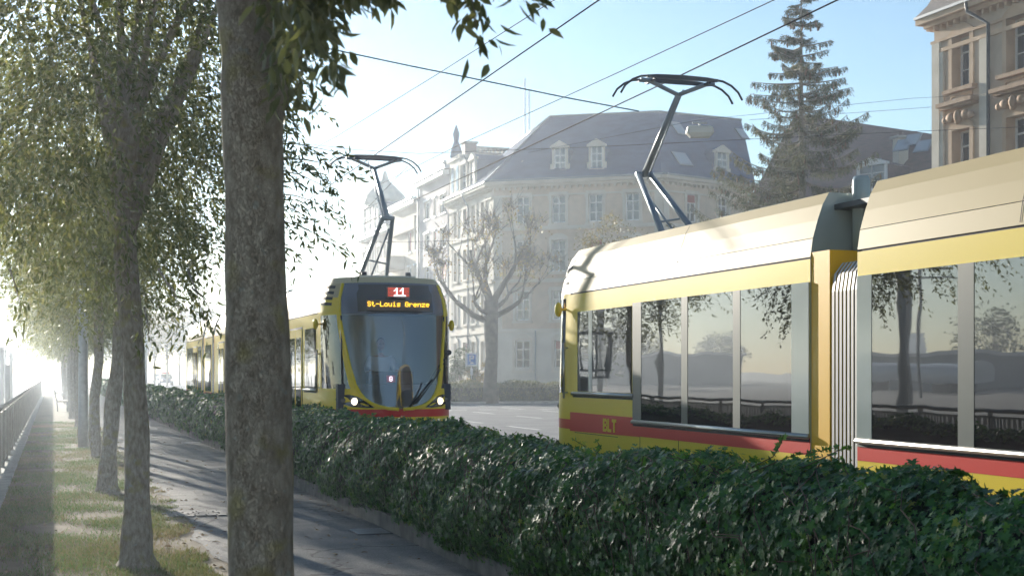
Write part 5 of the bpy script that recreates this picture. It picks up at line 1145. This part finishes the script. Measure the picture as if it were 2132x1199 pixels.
def blob_tree(name, lab, cat, base, cz, r, hz, n, leaf, m, seed, group=None, trunk=.15, branches=14):
    t = thing(name, lab, cat, base, 0, group); g = np.random.default_rng(seed)
    cl = norm(g.normal(0, 1, (26, 3))) * (g.random((26, 1)) ** .4) * [r, r, hz] * .8; cid = g.integers(0, 26, n); cr = g.uniform(.2, .42, 26) * r
    pos = cl[cid] + norm(g.normal(0, 1, (n, 3))) * (cr[cid] * g.random(n) ** .4)[:, None] + [0, 0, cz]; k = pos[:, 2] > .05; pos = pos[k]; n = len(pos)
    var = np.clip(g.random(n) * .5 + (g.random(26) * .6)[cid][k], 0, 1)
    leaves('crown', pos, g.normal(0, 1, (n, 3)), g.normal(0, 1, (n, 3)), leaf * g.uniform(.6, 1.3, n), leaf * .6, T_QUAD, F_QUAD, m, var, t)
    b = MB(); q = random.Random(seed); b.tube([(0, 0, 0), (0, 0, cz * .6), (0, 0, cz + hz * .4)], [trunk, trunk * .75, trunk * .2], M_barkd, 7)
    for i in range(branches):
        c_ = cl[i % 26]; b.tube([(0, 0, cz * .45 + i * .02), (c_[0] * .5, c_[1] * .5, cz + c_[2] * .4), (c_[0], c_[1], cz + c_[2])], [trunk * .45, trunk * .25, .012], M_barkd, 4, cap=False)
    b.build('trunk', t); return t
M_gold = leafmat('golden_leaf', [(.12, .11, .03), (.20, .16, .04), (.28, .20, .05), (.34, .24, .07)], .5, .4)
M_mid = leafmat('bush_leaf', [(.04, .065, .02), (.07, .10, .03), (.13, .14, .04)], .5, .35)
p_ = P(1275, 775, 70); p_.z = 0; blob_tree('autumn_tree', 'loose golden brown tree behind the right tram, in front of the corner house', 'tree', p_, 6.8, 2.6, 3.0, 5000, .13, M_gold, 41)
p_ = P(1520, 775, 62); p_.z = 0; blob_tree('autumn_tree', 'low brownish tree left of the spruce, showing just above the tram roof', 'tree', p_, 5.6, 3.0, 2.6, 9000, .12, M_mid, 43)
p_ = P(962, 775, 84); p_.z = 0; blob_tree('garden_shrub', 'dark green round shrub beside the blue parking sign', 'shrub', p_, 1.6, 1.0, 1.9, 3500, .12, M_mid, 44, trunk=.05)
p_ = P(995, 775, 84.5); p_.z = 0; blob_tree('garden_shrub', 'yellowish shrub between parking sign and pollarded trunk', 'shrub', p_, 1.3, .9, 1.4, 2500, .12, M_gold, 45, trunk=.05)
# clipped hedge across the side street
h2 = thing('low_hedge', 'yellow green clipped hedge across the road, before the corner house', 'hedge')
N = 26000; y_ = rng.uniform(74.6, 76.2, N); x_ = rng.uniform(18.3, 34, N); z_ = .08 + rng.random(N) ** .6 * (1.05 + .08 * np.sin(x_ * 2.1) + .05 * np.sin(x_ * 5)); 
leaves('foliage', np.stack([x_, y_, z_], 1), rng.normal(0, .5, (N, 3)) + [0, 0, .8], rng.normal(0, 1, (N, 3)), .13, .05, T_QUAD, F_QUAD, leafmat('hedge_gold', [(.07, .09, .03), (.12, .13, .04), (.20, .18, .06)], .6, .35), rng.random(N), h2)
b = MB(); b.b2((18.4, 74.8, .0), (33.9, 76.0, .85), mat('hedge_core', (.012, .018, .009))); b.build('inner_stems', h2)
b = MB(); b.b2((18.1, 74.3, -.02), (35, 77.5, .12), M_conc); b.build('traffic_island')['kind'] = 'structure'
# parking sign
ps_ = P(982, 775, 79); ps_.z = .12; pk = thing('parking_sign', 'blue parking sign with white letter P on a pole above the clipped hedge', 'sign', ps_, -TH)
M_blue = mat('sign_blue', (.03, .16, .50), .4); M_wht = mat('sign_white', (.75, .77, .78), .4)
b = MB(); b.tube([(0, 0, 0), (0, 0, 2.7)], .035, M_steel, 8); b.build('pole', pk)
b = MB(); b.b2((-.34, -.05, 1.92), (.34, -.03, 2.66), M_wht); b.b2((-.24, -.056, 2.0), (.24, -.05, 2.58), M_blue); sb = b.build('sign_plate', pk)
b = MB(); b.b2((-.13, -.062, 2.18), (-.06, -.056, 2.52), M_wht); b.b2((-.06, -.062, 2.46), (.07, -.056, 2.52), M_wht); b.b2((-.06, -.062, 2.32), (.07, -.056, 2.38), M_wht); b.b2((.07, -.062, 2.33), (.13, -.056, 2.51), M_wht); b.b2((-.10, -.062, 2.05), (.12, -.056, 2.10), M_wht); b.b2((-.06, -.062, 2.10), (.08, -.056, 2.14), M_wht); b.build('letter', sb)
b = MB(); b.b2((-.07, -.05, 1.45), (.07, -.03, 1.8), M_wht); b.build('small_plate', pk)
# low railing with bicycles suggestion before the house
b = MB()
for k in range(16): b.b2((27 + k * .9, 84.6, .1), (27.05 + k * .9, 84.65, 1.1), M_dsteel)
b.b2((27, 84.6, 1.1), (40.6, 84.65, 1.14), M_dsteel); tag(b.build('garden_fence'), 'low dark fence along the foot of the corner house', 'fence')

# ================================================================== cars
def car(lab, loc, rz, col, ski=False):
    t = thing('car', lab, 'car', loc, rz, 'cars on the road'); Mc = mat('car_' + lab[:12], col, .25, coat=1)
    prof = [(-2.1, .35), (-2.15, .75), (-2.0, .92), (-1.3, 1.0), (-.6, 1.42), (.9, 1.45), (1.7, 1.0), (2.1, .9), (2.15, .4)]
    b = MB()
    def sec(x, s): return [(x * s, y, z) for y, z in prof]
    cols_ = []
    for x, s in ((-.86, 1), (-.80, 1), (0, 1), (.80, 1), (.86, 1)):
        cols_.append([Vector((x * (1 if z < 1.0 else .80), y * (1 if abs(x) < .85 else .98), z if abs(x) < .85 else (z - .02 if z > .5 else z))) for y, z in prof])
    b.grid(cols_, Mc); b.add(cols_[0], [tuple(range(len(prof)))], Mc); b.add(cols_[-1], [tuple(range(len(prof)))[::-1]], Mc); b.build('body', t)
    b = MB(); b.add([(-.66, -1.27, 1.03), (.66, -1.27, 1.03), (.60, -.66, 1.40), (-.60, -.66, 1.40)], [(0, 1, 2, 3)], M_tglass); b.v = [(x, y - .015, z + .012) for x, y, z in b.v]; b.build('windscreen', t)
    for sx_ in (-1, 1):
        b = MB(); b.add([(sx_ * .80, -1.1, 1.03), (sx_ * .80, 1.4, 1.03), (sx_ * .70, .85, 1.38), (sx_ * .70, -.55, 1.38)], [(0, 1, 2, 3)], M_tglass); b.build('window', t)
        b = MB(); b.ell((sx_ * .65, -2.13, .72), (.14, .05, .08), M_lamp, 8); b.build('headlight', t)
        for y in (-1.35, 1.35):
            b = MB(); b.tube([(sx_ * .88, y, .32), (sx_ * .68, y, .32)], .32, M_rubber, 14); b.tube([(sx_ * .885, y, .32), (sx_ * .87, y, .32)], .19, M_steel, 10); b.build('wheel', t)
    if ski: b = MB(); b.b2((-.5, -.3, 1.48), (.5, .7, 1.75), mat('red_box', (.5, .04, .03), .4)); b.build('roof_box', t)
p_ = P(345, 775, 185); car('dark blue car with a red load on its roof coming down the hazy road', (p_.x, p_.y, .01), 0, (.04, .06, .12), True)
p_ = P(945, 775, 80); car('silver car half hidden behind the oncoming tram', (p_.x - 1.2, p_.y + 5, .01), R(80), (.45, .46, .48))
p_ = P(335, 775, 240); car('pale car farther back on the hazy road', (p_.x - .5, p_.y, .01), 0, (.5, .5, .5))

# ================================================================== far things
g = random.Random(77)
lab_far = ['hazy golden street tree beyond the road bend', 'pale green hazy tree beyond the far tram', 'tall hazy tree at the end of the road']
far = [(300, 150, 5, 4.6, M_gold), (322, 170, 6, 5.0, M_mid), (348, 165, 6.4, 5.2, M_gold), (374, 190, 7, 5.6, M_gold), (400, 170, 7, 5.4, M_mid), (262, 200, 6, 6, M_mid), (240, 160, 5.5, 5, M_mid), (432, 210, 7.5, 7, M_gold), (460, 180, 7, 6, M_mid)]
for i, (px, Z, cz, r_, m) in enumerate(far):
    p_ = P(px, 775, Z); p_.z = 0; blob_tree('street_tree', 'hazy street tree %s, at the end of the road' % ['farthest left but two', 'second right of the avenue trunks', 'above the small dark car', 'right of the small dark car', 'just left of the far tram end', 'behind the avenue trunks', 'first behind the avenue row', 'behind the far tram roof', 'behind the thick trunk'][i], 'tree', p_, cz, r_ * .75, r_ * .6, 2600, .32, m, 60 + i, 'hazy street trees at the end of the road')
# distant lamp standards on the road
for i, (px, Z, hh) in enumerate(((304, 120, 7.5), (282, 90, 8))):
    p_ = P(px, 775, Z); t = thing('street_mast', ['thin tram wire mast seen between the trunks, farther one', 'tram wire mast between the trunks, nearer one'][i], 'mast', (p_.x, p_.y, 0), 0, 'tram wire masts'); b = MB(); b.tube([(0, 0, 0), (0, 0, hh)], [.12, .08], M_steel, 8); b.build('pole', t); b = MB(); b.tube([(0, 0, hh - .4), (3.0, 0, hh - .1)], .04, M_steel, 6); b.build('arm', t)
# railway yard: signal gantry, posts, wagons, low sheds, tree line
M_gal = mat('yard_steel', (.16, .19, .20), .6, .3)
t = thing('signal_frame', 'dark steel signal cage on a pillar beyond the railing at the left edge', 'signal', (-3.3, 44, 0)); b = MB(); b.tube([(0, 0, -.02), (0, 0, 1.5)], .22, M_gal, 10); b.build('pillar', t)
b = MB()
for x, y in ((-.7, -.5), (.7, -.5), (-.7, .5), (.7, .5)): b.b2((x - .05, y - .05, 1.5), (x + .05, y + .05, 3.0), M_gal)
for z in (1.5, 1.75, 2.95): b.b2((-.8, -.55, z), (.8, .55, z + .07), M_gal)
b.build('cage', t); b = MB(); [b.tube([(-.3 + .3 * k, 0, 1.8), (-.3 + .3 * k, 0, 2.8)], .04, M_gal, 6) for k in range(3)]; b.build('insulator', t)
for i, (x, y, hh) in enumerate(((-1.9, 52, 2.6), (-1.7, 60, 2.0), (-2.3, 72, 2.9), (-2.2, 84, 2.8), (-3.0, 100, 3.2), (-6, 70, 7.5), (-14, 62, 8), (-22, 90, 8.5), (-30, 66, 8.5), (-16, 45, 7.5), (-40, 80, 9), (-25, 40, 8), (-34, 55, 8), (-48, 60, 9))):
    t = thing('yard_post', 'steel post in the railway yard, number %s from the railing' % ['one, thick and short', 'two, thin', 'three', 'four', 'five', 'six, tall', 'seven, tall', 'eight, tall', 'nine, tall', 'ten, tall', 'eleven, tall', 'twelve, tall', 'thirteen, tall', 'fourteen, tallest'][i], 'post', (x, y, 0), 0, 'steel posts in the railway yard'); b = MB(); b.tube([(0, 0, 0), (0, 0, hh)], .10 if hh < 4 else .13, M_gal, 8); b.build('pole', t)
    if hh > 5: b = MB(); b.tube([(-3, 0, hh - 1.2), (3.5, 0, hh - 1.0)], .07, M_gal, 6); b.build('cross_arm', t)
M_wag = mat('wagon_white', (.62, .63, .64), .35, coat=.6); M_roofg = mat('shed_grey', (.30, .31, .32), .6)
for i, (x, y, L_, hh, m) in enumerate(((-54, 46, 16, 1.9, M_wag), (-56, 76, 16, 1.9, M_roofg), (-58, 108, 18, 2.0, M_wag), (-74, 50, 18, 2.1, M_wag), (-76, 88, 20, 2.1, M_roofg), (-78, 130, 20, 2.2, M_wag))):
    t = thing('rail_wagon', 'parked rail wagon in the yard beyond the railing, %s' % ['nearest on the first siding', 'grey one on the second siding', 'white one far along the second siding', 'nearest on the third siding', 'grey one on the third siding', 'farthest white one'][i], 'wagon', (x, y, 0), 0, 'rail wagons in the yard')
    b = MB(); rows = []
    for xx, zz in ((-1.35, .9), (-1.4, 1.1), (-1.4, hh), (-1.1, hh + .35), (0, hh + .45), (1.1, hh + .35), (1.4, hh), (1.4, 1.1), (1.35, .9)): rows.append([Vector((xx, -L_ / 2, zz)), Vector((xx, L_ / 2, zz))])
    b.grid(rows, m, True); b.add([r_[0] for r_ in rows], [tuple(range(9))], m); b.add([r_[1] for r_ in rows], [tuple(range(9))[::-1]], m); b.build('body', t)
    for s in (-1, 1): b = MB(); b.b2((-1.1, s * L_ * .35 - 1.2, .05), (1.1, s * L_ * .35 + 1.2, .85), M_dsteel); b.build('bogie', t)
for i, (x, y, w_, d_, hh) in enumerate(((-78, 120, 30, 12, 3.2), (-115, 60, 12, 26, 3.4), (-60, 190, 40, 14, 4))):
    t = thing('yard_shed', 'long low shed far across the railway yard, %s' % ['the middle one', 'the left one', 'the one at the horizon'][i], 'shed', (x, y, 0)); b = MB(); b.b2((-w_ / 2, -d_ / 2, 0), (w_ / 2, d_ / 2, hh), M_roofg); b.build('wall', t); b = MB(); b.b2((-w_ / 2 - .4, -d_ / 2 - .4, hh), (w_ / 2 + .4, d_ / 2 + .4, hh + .35), M_wag); b.build('roof', t)
# tapering office tower seen mirrored in the tram windows
aa = ang(1903); p0 = Vector((6.63 - math.sin(aa) * 300, 10 + math.cos(aa) * 300, 0)); t = thing('office_tower', 'pale tapering tower across the yard, seen mirrored in the tram window', 'tower', p0, aa)
b = MB(); zz = 10.0; nst = 10
for k in range(nst): wd = 4.6 - 3.0 * k / nst; b.b2((-wd, -3, zz * k / nst), (wd * .9, 3, zz * (k + 1) / nst), mat('tower_pale', (.35, .42, .48), .5))
b.build('wall', t)
for i, (x, y) in enumerate(((-20, 170), (-34, 200), (-9, 210), (-50, 160), (-12, 150), (-70, 200), (-90, 140), (-28, 240), (-5, 260), (-120, 110), (-130, 170), (-100, 230))):
    blob_tree('yard_tree', 'distant tree beyond the railway yard, %s' % ['right of the signal cage', 'left of the first one', 'nearest the end of the railing', 'behind the middle shed', 'close to the railing line', 'left of the horizon shed', 'mirrored left of the tower', 'hazy small one', 'last one right', 'far left one', 'far left back one', 'back middle one'][i], 'tree', (x, y, 0), 5.5, 5.5, 3.6, 1500, .5, M_mid, 90 + i, 'distant trees beyond the railway yard')

# ================================================================== haze
b = MB(); b.b2((-170, -90, -1.2), (85, 275, 23.2), MATS['wire']); hz = b.build('haze'); tag(hz, 'pale sunlit morning haze filling the street', 'haze', kind='stuff')
mh = bpy.data.materials.new('haze'); mh.use_nodes = True; n_ = mh.node_tree.nodes; n_.remove(n_['Principled BSDF']); pv = n_.new('ShaderNodeVolumePrincipled')
pv.inputs['Color'].default_value = (.80, .89, 1.0, 1); pv.inputs['Density'].default_value = .0013; pv.inputs['Anisotropy'].default_value = .70
mh.node_tree.links.new(pv.outputs[0], n_['Material Output'].inputs['Volume']); hz.data.materials.clear(); hz.data.materials.append(mh)
